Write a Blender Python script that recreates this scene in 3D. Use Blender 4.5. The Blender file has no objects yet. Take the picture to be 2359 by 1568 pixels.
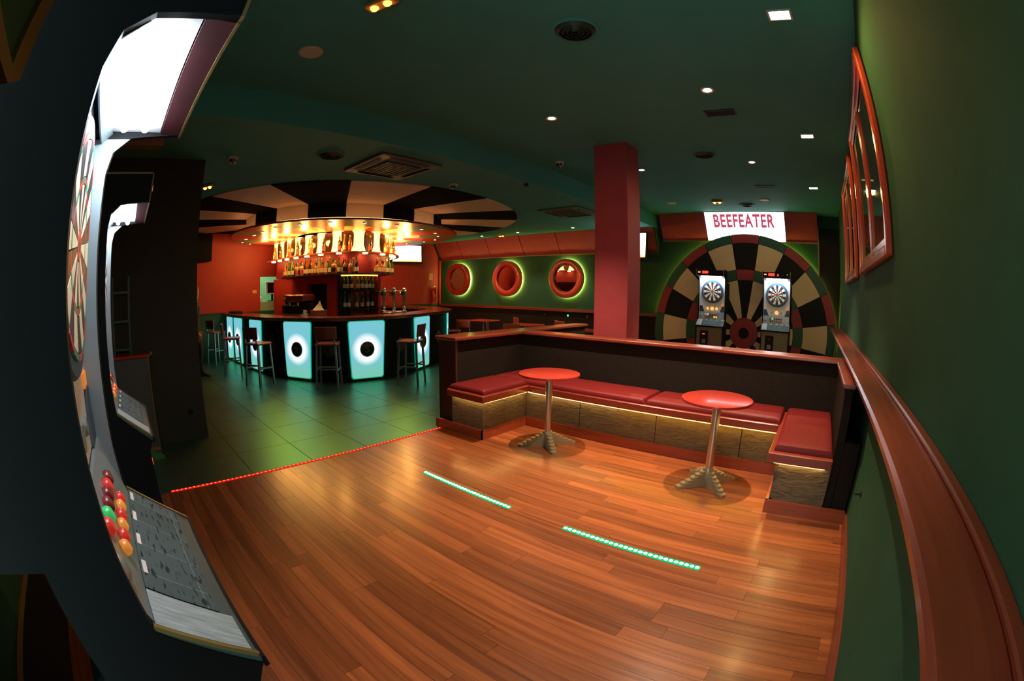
import bpy, math, random
from mathutils import Matrix, Vector, Euler
random.seed(7)
PI = math.pi
S = bpy.context.scene
COL = S.collection

# ------------------------------------------------------------------ camera
# 10.5 mm equisolid fisheye on a 24 mm wide sensor; the room's axes: x to the right wall, y along it, z up
cd = bpy.data.cameras.new('camera')
cam = bpy.data.objects.new('camera', cd); COL.objects.link(cam)
cd.type = 'PANO'
holder = cd if hasattr(cd, 'panorama_type') else cd.cycles
holder.panorama_type = 'FISHEYE_EQUISOLID'
cd.sensor_fit = 'HORIZONTAL'; cd.sensor_width = 24.0
holder.fisheye_lens = 24.0 * 1032.79 / 2359.0
holder.fisheye_fov = math.radians(179.0)
cd.clip_start = 0.01; cd.clip_end = 100
yaw, pitch, roll = math.radians(39.62), math.radians(-6.3944), math.radians(0.6943)
cam.matrix_world = Matrix.Translation((0, 0, 1.55)) @ Matrix.Rotation(yaw, 4, 'Z') @ Matrix.Rotation(PI / 2, 4, 'X') @ Matrix.Rotation(pitch, 4, 'X') @ Matrix.Rotation(roll, 4, 'Z')
S.camera = cam

# ------------------------------------------------------------------ world, colour management
w = bpy.data.worlds.new('world'); S.world = w; w.use_nodes = True
w.node_tree.nodes['Background'].inputs[0].default_value = (0.66, 1.0, 0.94, 1)
w.node_tree.nodes['Background'].inputs[1].default_value = 2.8  # greenish ambient fill, added to lift the ceiling, enters behind the camera
S.view_settings.view_transform = 'Standard'; S.view_settings.look = 'None'
S.view_settings.exposure = 0.0; S.view_settings.gamma = 1.0
S.view_settings.use_curve_mapping = False
try:
    S.cycles.max_bounces = 6; S.cycles.diffuse_bounces = 3; S.cycles.glossy_bounces = 3; S.cycles.transmission_bounces = 4
    S.cycles.use_adaptive_sampling = True; S.cycles.adaptive_threshold = 0.09; S.cycles.adaptive_min_samples = 16
    S.cycles.sample_clamp_indirect = 4.0; S.cycles.use_denoising = True
    S.cycles.caustics_reflective = False; S.cycles.caustics_refractive = False
except Exception: pass

HC = 3.36      # high ceiling
LC = 3.06      # low ceiling over the bar
XW = 0.529     # right wall
YF = 9.75      # far wall
XR = -11.2     # red wall behind the bar
YB = -0.9      # wall behind the near dart machines
XS = -3.70     # line where wood floor and high ceiling end

def lamp(name, kind, loc, power, color, parent=None, **kw):
    ld = bpy.data.lights.new(name, kind); ld.energy = power; ld.color = color
    aim = kw.pop('aim', None)
    for k, v in kw.items(): setattr(ld, k, v)
    o = bpy.data.objects.new(name, ld); COL.objects.link(o); o.location = loc
    if aim is not None:
        o.rotation_euler = (Vector(aim) - Vector(loc)).to_track_quat('-Z', 'Y').to_euler()
    if parent: o.parent = parent
    return o

# ------------------------------------------------------------------ materials
MATS = {}
def nodes_of(m):
    m.use_nodes = True; nt = m.node_tree
    return nt, nt.nodes, nt.links, nt.nodes['Principled BSDF']
def mat(name, col, rough=0.5, metal=0.0, noise=0.0, nscale=8.0, bump=0.0, bscale=60.0, spec=0.5, coat=0.0, trans=0.0, emit=None, estr=0.0, stretch=None):
    if name in MATS: return MATS[name]
    m = bpy.data.materials.new(name); nt, N, L, b = nodes_of(m)
    b.inputs['Base Color'].default_value = (*col, 1); b.inputs['Roughness'].default_value = rough
    b.inputs['Metallic'].default_value = metal; b.inputs['Specular IOR Level'].default_value = spec
    b.inputs['Coat Weight'].default_value = coat; b.inputs['Transmission Weight'].default_value = trans
    if emit: b.inputs['Emission Color'].default_value = (*emit, 1); b.inputs['Emission Strength'].default_value = estr
    if noise or bump:
        tc = N.new('ShaderNodeTexCoord'); mp = N.new('ShaderNodeMapping'); L.new(tc.outputs['Object'], mp.inputs[0])
        if stretch: mp.inputs['Scale'].default_value = stretch
        if noise:
            n = N.new('ShaderNodeTexNoise'); n.inputs['Scale'].default_value = nscale; n.inputs['Detail'].default_value = 6
            L.new(mp.outputs[0], n.inputs['Vector'])
            r = N.new('ShaderNodeMapRange'); r.inputs[1].default_value = .25; r.inputs[2].default_value = .75
            r.inputs[3].default_value = 1 - noise; r.inputs[4].default_value = 1 + noise
            L.new(n.outputs[0], r.inputs[0])
            mx = N.new('ShaderNodeMix'); mx.data_type = 'RGBA'; mx.blend_type = 'MULTIPLY'; mx.inputs[0].default_value = 1
            mx.inputs[6].default_value = (*col, 1); L.new(r.outputs[0], mx.inputs[7]); L.new(mx.outputs[2], b.inputs['Base Color'])
        if bump:
            n2 = N.new('ShaderNodeTexNoise'); n2.inputs['Scale'].default_value = bscale; n2.inputs['Detail'].default_value = 4
            L.new(mp.outputs[0], n2.inputs['Vector'])
            bp = N.new('ShaderNodeBump'); bp.inputs['Strength'].default_value = bump; bp.inputs['Distance'].default_value = 0.01
            L.new(n2.outputs[0], bp.inputs['Height']); L.new(bp.outputs[0], b.inputs['Normal'])
    MATS[name] = m; return m
def emis(name, col, strength):
    if name in MATS: return MATS[name]
    m = bpy.data.materials.new(name); m.use_nodes = True; nt = m.node_tree
    for n in list(nt.nodes): nt.nodes.remove(n)
    e = nt.nodes.new('ShaderNodeEmission'); o = nt.nodes.new('ShaderNodeOutputMaterial')
    e.inputs[0].default_value = (*col, 1); e.inputs[1].default_value = strength
    nt.links.new(e.outputs[0], o.inputs[0]); MATS[name] = m; return m

GREEN = mat('green_wall_paint', (0.032, 0.092, 0.050), .85, spec=.1, noise=.08, nscale=3, bump=.05, bscale=120)
CEIL = mat('green_ceiling_paint', (0.065, 0.33, 0.30), .8, spec=.2, noise=.06, nscale=2)
REDP = mat('red_wall_paint', (0.42, 0.030, 0.032), .55, noise=.08, nscale=4, bump=.04, bscale=90)
REDPAN = mat('dull_red_panel', (0.38, 0.056, 0.066), .55, spec=.3, noise=.08, nscale=5)
BLACK = mat('black_paint', (0.009, 0.009, 0.010), .6, spec=.2)
WBLACK = mat('matt_black', (0.004, 0.004, 0.004), .9, spec=.05)
CREAM = mat('cream_paint', (0.78, 0.60, 0.40), .55, noise=.05, nscale=3)
CABBLK = mat('black_cabinet', (0.0065, 0.0065, 0.008), .55, spec=.10, bump=.03, bscale=300)
DARKPIL = mat('dark_pillar', (0.030, 0.030, 0.028), .8, noise=.1)
DARKPAN = mat('dark_brown_panel', (0.022, 0.016, 0.013), .85, spec=.08, noise=.35, nscale=60, stretch=(1, 1, 4))
CHROME = mat('chrome', (0.75, 0.74, 0.70), .15, 1.0)
STEEL = mat('brushed_steel', (0.55, 0.53, 0.48), .30, 1.0)
GREYM = mat('grey_metal', (0.30, 0.30, 0.28), .40, .8)
IRON = mat('painted_iron', (0.42, 0.37, 0.25), .38, .6, bump=.05)
LEATHER = mat('red_leather', (0.17, 0.013, 0.014), .48, spec=.22, noise=.06, nscale=20, bump=.1, bscale=220)
LAMRED = mat('red_laminate', (0.50, 0.045, 0.030), .22, coat=.3)
GOLD = mat('olive_trim', (0.20, 0.14, 0.045), .45, .2)
WHITE = mat('white_panel', (0.80, 0.83, 0.86), .35)
SILVER = mat('blue_silver', (0.34, 0.40, 0.44), .35, .5)
PLASTW = mat('off_white_plastic', (0.55, 0.55, 0.42), .5)
DGLASS = mat('dark_glass', (0.015, 0.016, 0.018), .06, spec=.8)

def wood(name, c1, c2, rough=.3, coat=.3, axis=0, rnd=False, scale=1.0):
    """varnished timber, grain running along one object axis"""
    if name in MATS: return MATS[name]
    m = bpy.data.materials.new(name); nt, N, L, b = nodes_of(m)
    tc = N.new('ShaderNodeTexCoord'); mp = N.new('ShaderNodeMapping'); L.new(tc.outputs['Object'], mp.inputs[0])
    sc = [26 * scale] * 3; sc[axis] = 1.1 * scale; mp.inputs['Scale'].default_value = sc
    oi = N.new('ShaderNodeObjectInfo')
    if rnd:
        cx = N.new('ShaderNodeCombineXYZ'); mu = N.new('ShaderNodeMath'); mu.operation = 'MULTIPLY'; mu.inputs[1].default_value = 91
        L.new(oi.outputs['Random'], mu.inputs[0])
        for i in range(3): L.new(mu.outputs[0], cx.inputs[i])
        L.new(cx.outputs[0], mp.inputs['Location'])
    n = N.new('ShaderNodeTexNoise'); n.inputs['Scale'].default_value = 1.0; n.inputs['Detail'].default_value = 8; n.inputs['Roughness'].default_value = .62; n.inputs['Distortion'].default_value = .5
    L.new(mp.outputs[0], n.inputs['Vector'])
    cr = N.new('ShaderNodeValToRGB'); cr.color_ramp.elements[0].position = .32; cr.color_ramp.elements[1].position = .68
    cr.color_ramp.elements[0].color = (*c1, 1); cr.color_ramp.elements[1].color = (*c2, 1)
    L.new(n.outputs[0], cr.inputs[0]); src = cr.outputs[0]
    if rnd:
        r = N.new('ShaderNodeMapRange'); r.inputs[3].default_value = .62; r.inputs[4].default_value = 1.22
        L.new(oi.outputs['Random'], r.inputs[0])
        mx = N.new('ShaderNodeMix'); mx.data_type = 'RGBA'; mx.blend_type = 'MULTIPLY'; mx.inputs[0].default_value = 1
        L.new(src, mx.inputs[6]); L.new(r.outputs[0], mx.inputs[7]); src = mx.outputs[2]
    L.new(src, b.inputs['Base Color']); b.inputs['Roughness'].default_value = rough
    b.inputs['Coat Weight'].default_value = coat; b.inputs['Coat Roughness'].default_value = .18
    bp = N.new('ShaderNodeBump'); bp.inputs['Strength'].default_value = .08; bp.inputs['Distance'].default_value = .004
    L.new(n.outputs[0], bp.inputs['Height']); L.new(bp.outputs[0], b.inputs['Normal'])
    MATS[name] = m; return m
PLANK = wood('plank_wood', (0.18, 0.042, 0.013), (0.39, 0.108, 0.032), .30, .25, 0, True)
CAPX = wood('red_wood_x', (0.15, 0.024, 0.012), (0.30, 0.055, 0.026), .32, .3, 0)
CAPY = wood('red_wood_y', (0.15, 0.024, 0.012), (0.30, 0.055, 0.026), .32, .3, 1, scale=.6)
CAPZ = wood('red_wood_z', (0.28, 0.028, 0.012), (0.50, 0.060, 0.025), .25, .4, 2)
SEATW = wood('seat_wood', (0.22, 0.035, 0.018), (0.40, 0.080, 0.035), .3, .3, 0)
COUNTW = wood('counter_wood', (0.10, 0.022, 0.014), (0.22, 0.055, 0.03), .22, .4, 0, scale=.5)

def tile_mat():
    m = bpy.data.materials.new('slate_tile'); nt, N, L, b = nodes_of(m)
    tc = N.new('ShaderNodeTexCoord'); oi = N.new('ShaderNodeObjectInfo')
    n = N.new('ShaderNodeTexNoise'); n.inputs['Scale'].default_value = 5; n.inputs['Detail'].default_value = 7
    ad = N.new('ShaderNodeVectorMath'); ad.operation = 'ADD'; L.new(tc.outputs['Object'], ad.inputs[0]); L.new(oi.outputs['Location'], ad.inputs[1])
    L.new(ad.outputs[0], n.inputs['Vector'])
    cr = N.new('ShaderNodeValToRGB'); cr.color_ramp.elements[0].color = (.040, .042, .034, 1); cr.color_ramp.elements[1].color = (.078, .076, .058, 1)
    L.new(n.outputs[0], cr.inputs[0]); L.new(cr.outputs[0], b.inputs['Base Color'])
    b.inputs['Roughness'].default_value = .45; b.inputs['Specular IOR Level'].default_value = .2
    bp = N.new('ShaderNodeBump'); bp.inputs['Strength'].default_value = .25; bp.inputs['Distance'].default_value = .004
    n2 = N.new('ShaderNodeTexNoise'); n2.inputs['Scale'].default_value = 14; n2.inputs['Detail'].default_value = 5; L.new(ad.outputs[0], n2.inputs['Vector'])
    L.new(n2.outputs[0], bp.inputs['Height']); L.new(bp.outputs[0], b.inputs['Normal'])
    g = N.new('ShaderNodeBsdfGlossy'); g.inputs['Color'].default_value = (.14, .80, .50, 1); g.inputs['Roughness'].default_value = .33; L.new(bp.outputs[0], g.inputs['Normal'])  # green light spill from the bar panels put into the gloss colour
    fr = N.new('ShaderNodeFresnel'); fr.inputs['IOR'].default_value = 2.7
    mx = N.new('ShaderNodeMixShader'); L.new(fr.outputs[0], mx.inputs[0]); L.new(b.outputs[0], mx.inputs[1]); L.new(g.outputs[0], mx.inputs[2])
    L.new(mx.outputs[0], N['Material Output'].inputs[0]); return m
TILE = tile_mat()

def stone_mat():
    m = bpy.data.materials.new('slate_riser'); nt, N, L, b = nodes_of(m)
    tc = N.new('ShaderNodeTexCoord'); mp = N.new('ShaderNodeMapping'); mp.inputs['Rotation'].default_value = (.25, .6, .25); mp.inputs['Scale'].default_value = (5, 5, 17)
    L.new(tc.outputs['Object'], mp.inputs[0])
    n = N.new('ShaderNodeTexNoise'); n.inputs['Scale'].default_value = 1.3; n.inputs['Detail'].default_value = 7; n.inputs['Distortion'].default_value = 1.3
    L.new(mp.outputs[0], n.inputs['Vector'])
    cr = N.new('ShaderNodeValToRGB'); cr.color_ramp.elements[0].color = (.07, .055, .032, 1); cr.color_ramp.elements[1].color = (.24, .19, .11, 1)
    L.new(n.outputs[0], cr.inputs[0]); L.new(cr.outputs[0], b.inputs['Base Color']); b.inputs['Roughness'].default_value = .7
    bp = N.new('ShaderNodeBump'); bp.inputs['Strength'].default_value = .75; bp.inputs['Distance'].default_value = .025
    L.new(n.outputs[0], bp.inputs['Height']); L.new(bp.outputs[0], b.inputs['Normal']); return m
STONE = stone_mat()

def card_mat():
    """printed instruction card: pale grey with dark ruled lines and blocks of print"""
    m = bpy.data.materials.new('printed_card'); nt, N, L, b = nodes_of(m)
    tc = N.new('ShaderNodeTexCoord'); mp = N.new('ShaderNodeMapping'); mp.inputs['Scale'].default_value = (1, 1, 1); L.new(tc.outputs['Object'], mp.inputs[0])
    br = N.new('ShaderNodeTexBrick'); br.offset = 0; br.inputs['Scale'].default_value = 1.0; br.inputs['Brick Width'].default_value = .116; br.inputs['Row Height'].default_value = .142
    br.inputs['Mortar Size'].default_value = .0012; br.inputs['Color1'].default_value = (.085, .115, .12, 1); br.inputs['Color2'].default_value = (.105, .138, .142, 1); br.inputs['Mortar'].default_value = (.22, .26, .27, 1)
    L.new(mp.outputs[0], br.inputs['Vector'])
    wv = N.new('ShaderNodeTexNoise'); mp2 = N.new('ShaderNodeMapping'); mp2.inputs['Scale'].default_value = (22, 105, 1); L.new(tc.outputs['Object'], mp2.inputs[0]); L.new(mp2.outputs[0], wv.inputs['Vector']); wv.inputs['Scale'].default_value = 1
    cr = N.new('ShaderNodeValToRGB'); cr.color_ramp.elements[0].position = .36; cr.color_ramp.elements[1].position = .42; cr.color_ramp.elements[0].color = (.22, .22, .22, 1)
    L.new(wv.outputs[0], cr.inputs[0])
    mx = N.new('ShaderNodeMix'); mx.data_type = 'RGBA'; mx.blend_type = 'MULTIPLY'; mx.inputs[0].default_value = 1
    L.new(br.outputs[0], mx.inputs[6]); L.new(cr.outputs[0], mx.inputs[7]); L.new(mx.outputs[2], b.inputs['Base Color']); b.inputs['Roughness'].default_value = .65; b.inputs['Specular IOR Level'].default_value = .1
    return m
CARD = card_mat()

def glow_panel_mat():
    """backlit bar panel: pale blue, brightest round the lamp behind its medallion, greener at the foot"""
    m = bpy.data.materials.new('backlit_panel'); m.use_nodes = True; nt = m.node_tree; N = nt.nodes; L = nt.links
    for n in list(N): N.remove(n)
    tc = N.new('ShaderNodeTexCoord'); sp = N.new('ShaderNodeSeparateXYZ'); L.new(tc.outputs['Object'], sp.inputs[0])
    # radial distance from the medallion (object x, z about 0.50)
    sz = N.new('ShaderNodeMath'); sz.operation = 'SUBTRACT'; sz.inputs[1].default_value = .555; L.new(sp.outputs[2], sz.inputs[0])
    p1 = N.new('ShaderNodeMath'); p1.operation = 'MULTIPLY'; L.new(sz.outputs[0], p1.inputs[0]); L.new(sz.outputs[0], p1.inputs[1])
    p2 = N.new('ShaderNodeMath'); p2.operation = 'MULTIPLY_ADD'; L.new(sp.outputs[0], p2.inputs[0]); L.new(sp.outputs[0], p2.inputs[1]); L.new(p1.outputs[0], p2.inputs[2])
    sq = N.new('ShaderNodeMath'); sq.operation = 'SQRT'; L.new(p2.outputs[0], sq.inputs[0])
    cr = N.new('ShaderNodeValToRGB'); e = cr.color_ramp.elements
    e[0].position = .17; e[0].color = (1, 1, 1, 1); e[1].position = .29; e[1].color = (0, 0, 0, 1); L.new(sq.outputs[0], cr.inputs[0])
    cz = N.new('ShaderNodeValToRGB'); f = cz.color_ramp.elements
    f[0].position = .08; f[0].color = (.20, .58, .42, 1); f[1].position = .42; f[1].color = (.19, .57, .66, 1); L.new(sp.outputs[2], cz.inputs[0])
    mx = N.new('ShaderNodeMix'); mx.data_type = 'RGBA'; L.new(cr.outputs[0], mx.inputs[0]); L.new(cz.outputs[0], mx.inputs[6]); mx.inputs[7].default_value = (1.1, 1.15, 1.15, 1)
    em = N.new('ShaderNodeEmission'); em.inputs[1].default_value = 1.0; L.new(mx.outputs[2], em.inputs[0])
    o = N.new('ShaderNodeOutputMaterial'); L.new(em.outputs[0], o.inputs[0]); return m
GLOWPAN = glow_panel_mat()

# ------------------------------------------------------------------ geometry helpers
class MB:
    def __init__(s): s.v = []; s.f = []
    def add(s, vs, fs):
        k = len(s.v); s.v += [tuple(p) for p in vs]; s.f += [tuple(i + k for i in q) for q in fs]; return s
    def box(s, x0, x1, y0, y1, z0, z1):
        x0, x1 = sorted((x0, x1)); y0, y1 = sorted((y0, y1)); z0, z1 = sorted((z0, z1))
        return s.add([(x0,y0,z0),(x1,y0,z0),(x1,y1,z0),(x0,y1,z0),(x0,y0,z1),(x1,y0,z1),(x1,y1,z1),(x0,y1,z1)],
                     [(0,3,2,1),(4,5,6,7),(0,1,5,4),(1,2,6,5),(2,3,7,6),(3,0,4,7)])
    def rbox(s, x0, x1, y0, y1, z0, z1, r=.01):
        """box with chamfered top and bottom rims"""
        r = min(r, (x1-x0)/2.1, (y1-y0)/2.1, (z1-z0)/2.1); L = []
        for z, i in ((z0, r), (z0+r, 0), (z1-r, 0), (z1, r)):
            c = r*.6 if i == 0 else 0
            x, X, y, Y = x0+i, x1-i, y0+i, y1-i; q = r
            L.append([(x+q,y,z),(X-q,y,z),(X,y+q,z),(X,Y-q,z),(X-q,Y,z),(x+q,Y,z),(x,Y-q,z),(x,y+q,z)])
        return s.loft(L)
    def loft(s, rings, cap=True, close=True):
        n = len(rings[0]); vs = [p for r in rings for p in r]; fs = []
        for a in range(len(rings)-1):
            for i in range(n if close else n-1):
                j = (i+1) % n; fs.append((a*n+i, a*n+j, (a+1)*n+j, (a+1)*n+i))
        if cap: fs.append(tuple(range(n-1, -1, -1))); fs.append(tuple((len(rings)-1)*n+i for i in range(n)))
        return s.add(vs, fs)
    def prism(s, poly, a, b, ax='z'):
        """extrude a 2-D polygon between a and b along an axis"""
        def P(u, v, t): return (u, v, t) if ax == 'z' else ((t, u, v) if ax == 'x' else (u, t, v))
        return s.loft([[P(u, v, a) for u, v in poly], [P(u, v, b) for u, v in poly]])
    def lathe(s, prof, seg=24, c=(0, 0, 0), ax='z'):
        R = []
        for r, t in prof:
            ring = []
            for i in range(seg):
                a = 2*PI*i/seg; u, v = r*math.cos(a), r*math.sin(a)
                p = (u, v, t) if ax == 'z' else ((u, t, v) if ax == 'y' else (t, u, v))
                ring.append((c[0]+p[0], c[1]+p[1], c[2]+p[2]))
            R.append(ring)
        if prof[0][0] > .002 and prof[-1][0] > .002: return s.loft(R + [R[0]], cap=False)   # hollow ring: close the profile
        return s.loft(R)
    def tube(s, path, r, seg=8):
        path = [Vector(p) for p in path]; R = []
        for i, p in enumerate(path):
            t = (path[min(i+1, len(path)-1)] - path[max(i-1, 0)]).normalized()
            up = Vector((0, 0, 1)) if abs(t.z) < .9 else Vector((1, 0, 0))
            a = t.cross(up).normalized(); b = a.cross(t).normalized()
            rr = r[i] if isinstance(r, (list, tuple)) else r
            R.append([tuple(p + a*math.cos(2*PI*k/seg)*rr + b*math.sin(2*PI*k/seg)*rr) for k in range(seg)])
        return s.loft(R)
    def bar(s, p, q, w, d=None):
        """square bar between two points"""
        p, q = Vector(p), Vector(q); t = (q-p).normalized(); d = d or w
        up = Vector((0, 0, 1)) if abs(t.z) < .9 else Vector((0, 1, 0))
        a = t.cross(up).normalized()*w/2; b = a.cross(t).normalized()*d/2
        return s.loft([[tuple(o+a+b), tuple(o-a+b), tuple(o-a-b), tuple(o+a-b)] for o in (p, q)])
    def torus(s, R, r, seg=48, k=8, c=(0, 0, 0), ax='y'):
        vs = []; fs = []
        for i in range(seg):
            a = 2*PI*i/seg
            for j in range(k):
                b = 2*PI*j/k; q = R + r*math.cos(b); u, v, t = q*math.cos(a), q*math.sin(a), r*math.sin(b)
                p = (u, t, v) if ax == 'y' else (u, v, t); vs.append((c[0]+p[0], c[1]+p[1], c[2]+p[2]))
                fs.append((i*k+j, ((i+1) % seg)*k+j, ((i+1) % seg)*k+(j+1) % k, i*k+(j+1) % k))
        return s.add(vs, fs)
    def mesh(s, name, mtx=None):
        me = bpy.data.meshes.new(name); vs = s.v if mtx is None else [tuple(mtx @ Vector(p)) for p in s.v]
        me.from_pydata(vs, [], s.f); me.update()
        return me
    def build(s, name, m, parent=None, smooth=False, mtx=None, fix=True):
        me = s.mesh(name, mtx)
        if fix:
            import bmesh
            bm = bmesh.new(); bm.from_mesh(me); bmesh.ops.recalc_face_normals(bm, faces=bm.faces); bm.to_mesh(me); bm.free()
        me.materials.append(m)
        if smooth:
            for p in me.polygons: p.use_smooth = True
            try: me.set_sharp_from_angle(angle=math.radians(40))
            except Exception: pass
        o = bpy.data.objects.new(name, me); COL.objects.link(o)
        if parent: o.parent = parent
        return o
def tag(o, label=None, cat=None, group=None, kind=None):
    if label: o['label'] = label
    if cat: o['category'] = cat
    if group: o['group'] = group
    if kind: o['kind'] = kind
    return o
def empty(name, loc=(0, 0, 0), rz=0):
    o = bpy.data.objects.new(name, None); o.empty_display_size = .1; COL.objects.link(o)
    o.location = loc; o.rotation_euler = (0, 0, rz); return o
def thing(name, label, cat, loc=(0, 0, 0), rz=0, group=None):
    return tag(empty(name, loc, rz), label, cat, group)
def struct(name, mb, m, parent=None, **k):
    o = mb.build(name, m, parent, **k)
    if parent is None: o['kind'] = 'structure'
    return o
def copy_tree(o, parent=None):
    c = o.copy(); COL.objects.link(c); c.parent = parent
    for ch in o.children: copy_tree(ch, c)
    return c
def share(name, me, parent, loc, rot=(0, 0, 0), m=None):
    o = bpy.data.objects.new(name, me); COL.objects.link(o); o.location = loc; o.rotation_euler = rot
    if parent: o.parent = parent
    return o
def text_mesh(txt, size, extr, m, name, parent=None, mtx=None, spacing=1.0, bold=0.0):
    cu = bpy.data.curves.new(name, 'FONT'); cu.body = txt; cu.size = size; cu.extrude = extr; cu.align_x = 'CENTER'; cu.align_y = 'CENTER'; cu.space_character = spacing; cu.offset = bold
    t = bpy.data.objects.new(name + '_tmp', cu); COL.objects.link(t)
    dg = bpy.context.evaluated_depsgraph_get(); dg.update()
    me = bpy.data.meshes.new_from_object(t.evaluated_get(dg)); bpy.data.objects.remove(t)
    if mtx is not None: me.transform(mtx)
    me.materials.clear(); me.materials.append(m); me.name = name
    o = bpy.data.objects.new(name, me); COL.objects.link(o)
    if parent: o.parent = parent
    return o
def spline(pts, n=10):
    """Catmull-Rom through 2-D points"""
    P = [Vector(p) for p in pts]; P = [P[0]*2-P[1]] + P + [P[-1]*2-P[-2]]; out = []
    for i in range(1, len(P)-2):
        a, b, c, d = P[i-1], P[i], P[i+1], P[i+2]
        for k in range(n):
            t = k/n; out.append(.5*((2*b) + (c-a)*t + (2*a-5*b+4*c-d)*t*t + (3*b-a-3*c+d)*t**3))
    out.append(P[-2]); return out
def offset(pts, d):
    """offset a 2-D polyline to its left by d"""
    out = []
    for i, p in enumerate(pts):
        t = (pts[min(i+1, len(pts)-1)] - pts[max(i-1, 0)]).normalized(); out.append(p + Vector((-t.y, t.x))*d)
    return out
def along(pts, s):
    """point and unit tangent at arc length s"""
    for i in range(len(pts)-1):
        L = (pts[i+1]-pts[i]).length
        if s <= L or i == len(pts)-2: return pts[i] + (pts[i+1]-pts[i])*(s/L), (pts[i+1]-pts[i]).normalized()
        s -= L
def sband(mb, A, B, z0, z1):
    """solid strip between two 2-D polylines A and B"""
    return mb.loft([[(a.x, a.y, z0), (b.x, b.y, z0), (b.x, b.y, z1), (a.x, a.y, z1)] for a, b in zip(A, B)])
def sector(c, r0, r1, a0, a1, n=6):
    o = [(c[0]+r1*math.cos(a0+(a1-a0)*i/n), c[1]+r1*math.sin(a0+(a1-a0)*i/n)) for i in range(n+1)]
    if r0 < 1e-4: return o + [tuple(c)]
    return o + [(c[0]+r0*math.cos(a1-(a1-a0)*i/n), c[1]+r0*math.sin(a1-(a1-a0)*i/n)) for i in range(n+1)]
def clip_low(poly, zmin):
    out = []
    for i in range(len(poly)):
        p, q = poly[i], poly[(i+1) % len(poly)]; a, b = p[1] >= zmin, q[1] >= zmin
        if a: out.append(p)
        if a != b: t = (zmin-p[1])/(q[1]-p[1]); out.append((p[0]+(q[0]-p[0])*t, zmin))
    return out

# ================================================================== SETTING
# --- floors
fl = struct('floor', MB().box(XS, XW+.1, YB-.1, 4.62, -.08, -.022), BLACK)
LENS = [.9, 1.3, 1.7, 2.1]; PW = .092; PM = {}
for L_ in LENS: PM[L_] = MB().box(0, L_-.0015, 0, PW-.0015, -.022, 0).mesh('plank'); PM[L_].materials.append(PLANK)
y = YB; row = 0
while y < 4.05:
    x = XS + .012 - random.choice([0, .3, .7, 1.1]); first = True
    while x < .50:
        L_ = random.choice(LENS)
        x0, x1 = max(x, XS+.012), min(x+L_, .52)
        if x1 - x0 > .06:
            if x0 == x and x1 == x + L_: me = PM[L_]; share('plank', me, fl, (x, y, 0))
            else:
                o = MB().box(0, x1-x0-.0015, 0, PW-.0015, -.022, 0).build('plank', PLANK, fl); o.location = (x0, y, 0)
        x += L_
    y += PW
f2 = struct('floor', MB().box(XR-.1, XS, YB-.1, YF+.1, -.08, -.012), BLACK)
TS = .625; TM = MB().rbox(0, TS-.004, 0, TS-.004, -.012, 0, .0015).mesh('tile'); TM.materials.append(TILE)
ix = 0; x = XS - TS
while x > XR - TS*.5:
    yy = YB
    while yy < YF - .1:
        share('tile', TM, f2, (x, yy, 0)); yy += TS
    x -= TS
struct('floor', MB().box(XS+.0, XW+.1, 4.62, YF+.1, -.08, 0), mat('far_floor', (.10, .05, .03), .4, noise=.2))

# --- ceilings
BC = (-8.62, 4.65)          # centre of the round bar ceiling
ce = struct('ceiling', MB().box(XS, XW+.1, YB-.1, YF+.1, HC, HC+.1), CEIL)
lo = struct('ceiling', MB().box(XR-.1, XS, YB-.1, YF+.1, LC, HC+.1), CEIL)
for k in range(20):
    a0 = math.radians(-9+18*k); a1 = a0 + math.radians(18)
    p = sector(BC, 2.17, 3.75, a0, a1, 5); p = [(u, min(max(v, YB), YF-.36)) if True else 0 for u, v in p]; p = [(max(u, XR+.01), v) for u, v in p]
    MB().prism(p, LC-.014, LC).build('ceiling_wedge', WBLACK if k % 2 == 0 else CREAM, lo)
struct('trim_1', MB().lathe([(3.75, LC-.03), (3.80, LC-.03), (3.80, LC), (3.75, LC)], 96, (BC[0], BC[1], 0)), CEIL) if False else None

# --- right wall, far wall, red wall, near wall
struct('wall_right', MB().box(XW, XW+.12, YB-.1, YF+.1, 0, HC).box(.497, XW, YB, 9.0, 0, 1.07), GREEN)
struct('baseboard_right', MB().box(.477, .497, YB, 3.2, 0, .09), CAPY)
wf = struct('wall_far', MB().box(XR-.1, XW+.1, YF, YF+.12, 0, HC), GREEN)
struct('wall_near', MB().box(-5.45, -.45, YB-.12, YB, 0, HC).box(XR-.1, -5.45, YB-.12, YB, 0, HC).box(-.45, XW+.1, YB-.12, YB, 2.9, HC), GREEN)   # gap behind the camera, added to let the greenish world light in
struct('trim_1', MB().box(-5.0, -.45, YB, YB+.02, .46, .50).box(-5.0, XW, YB, YB+.03, 2.52, 2.60), GOLD)
struct('wall_near_panel', MB().box(-5.0, -.45, YB+.001, YB+.015, 1.75, 2.52), DARKPAN)
struct('baseboard_near', MB().box(-5.0, -.45, YB+.001, YB+.018, 0, .46), BLACK)
struct('trim_9', MB().box(-2.5, -1.95, YB, YB+.03, 2.60, HC), GOLD)
struct('wall_valance', MB().box(-3.62, -3.52, YB, .17, 2.72, HC), REDPAN)
struct('trim_10', MB().box(-3.625, -3.515, YB, .175, 2.70, 2.72), GOLD)
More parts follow.
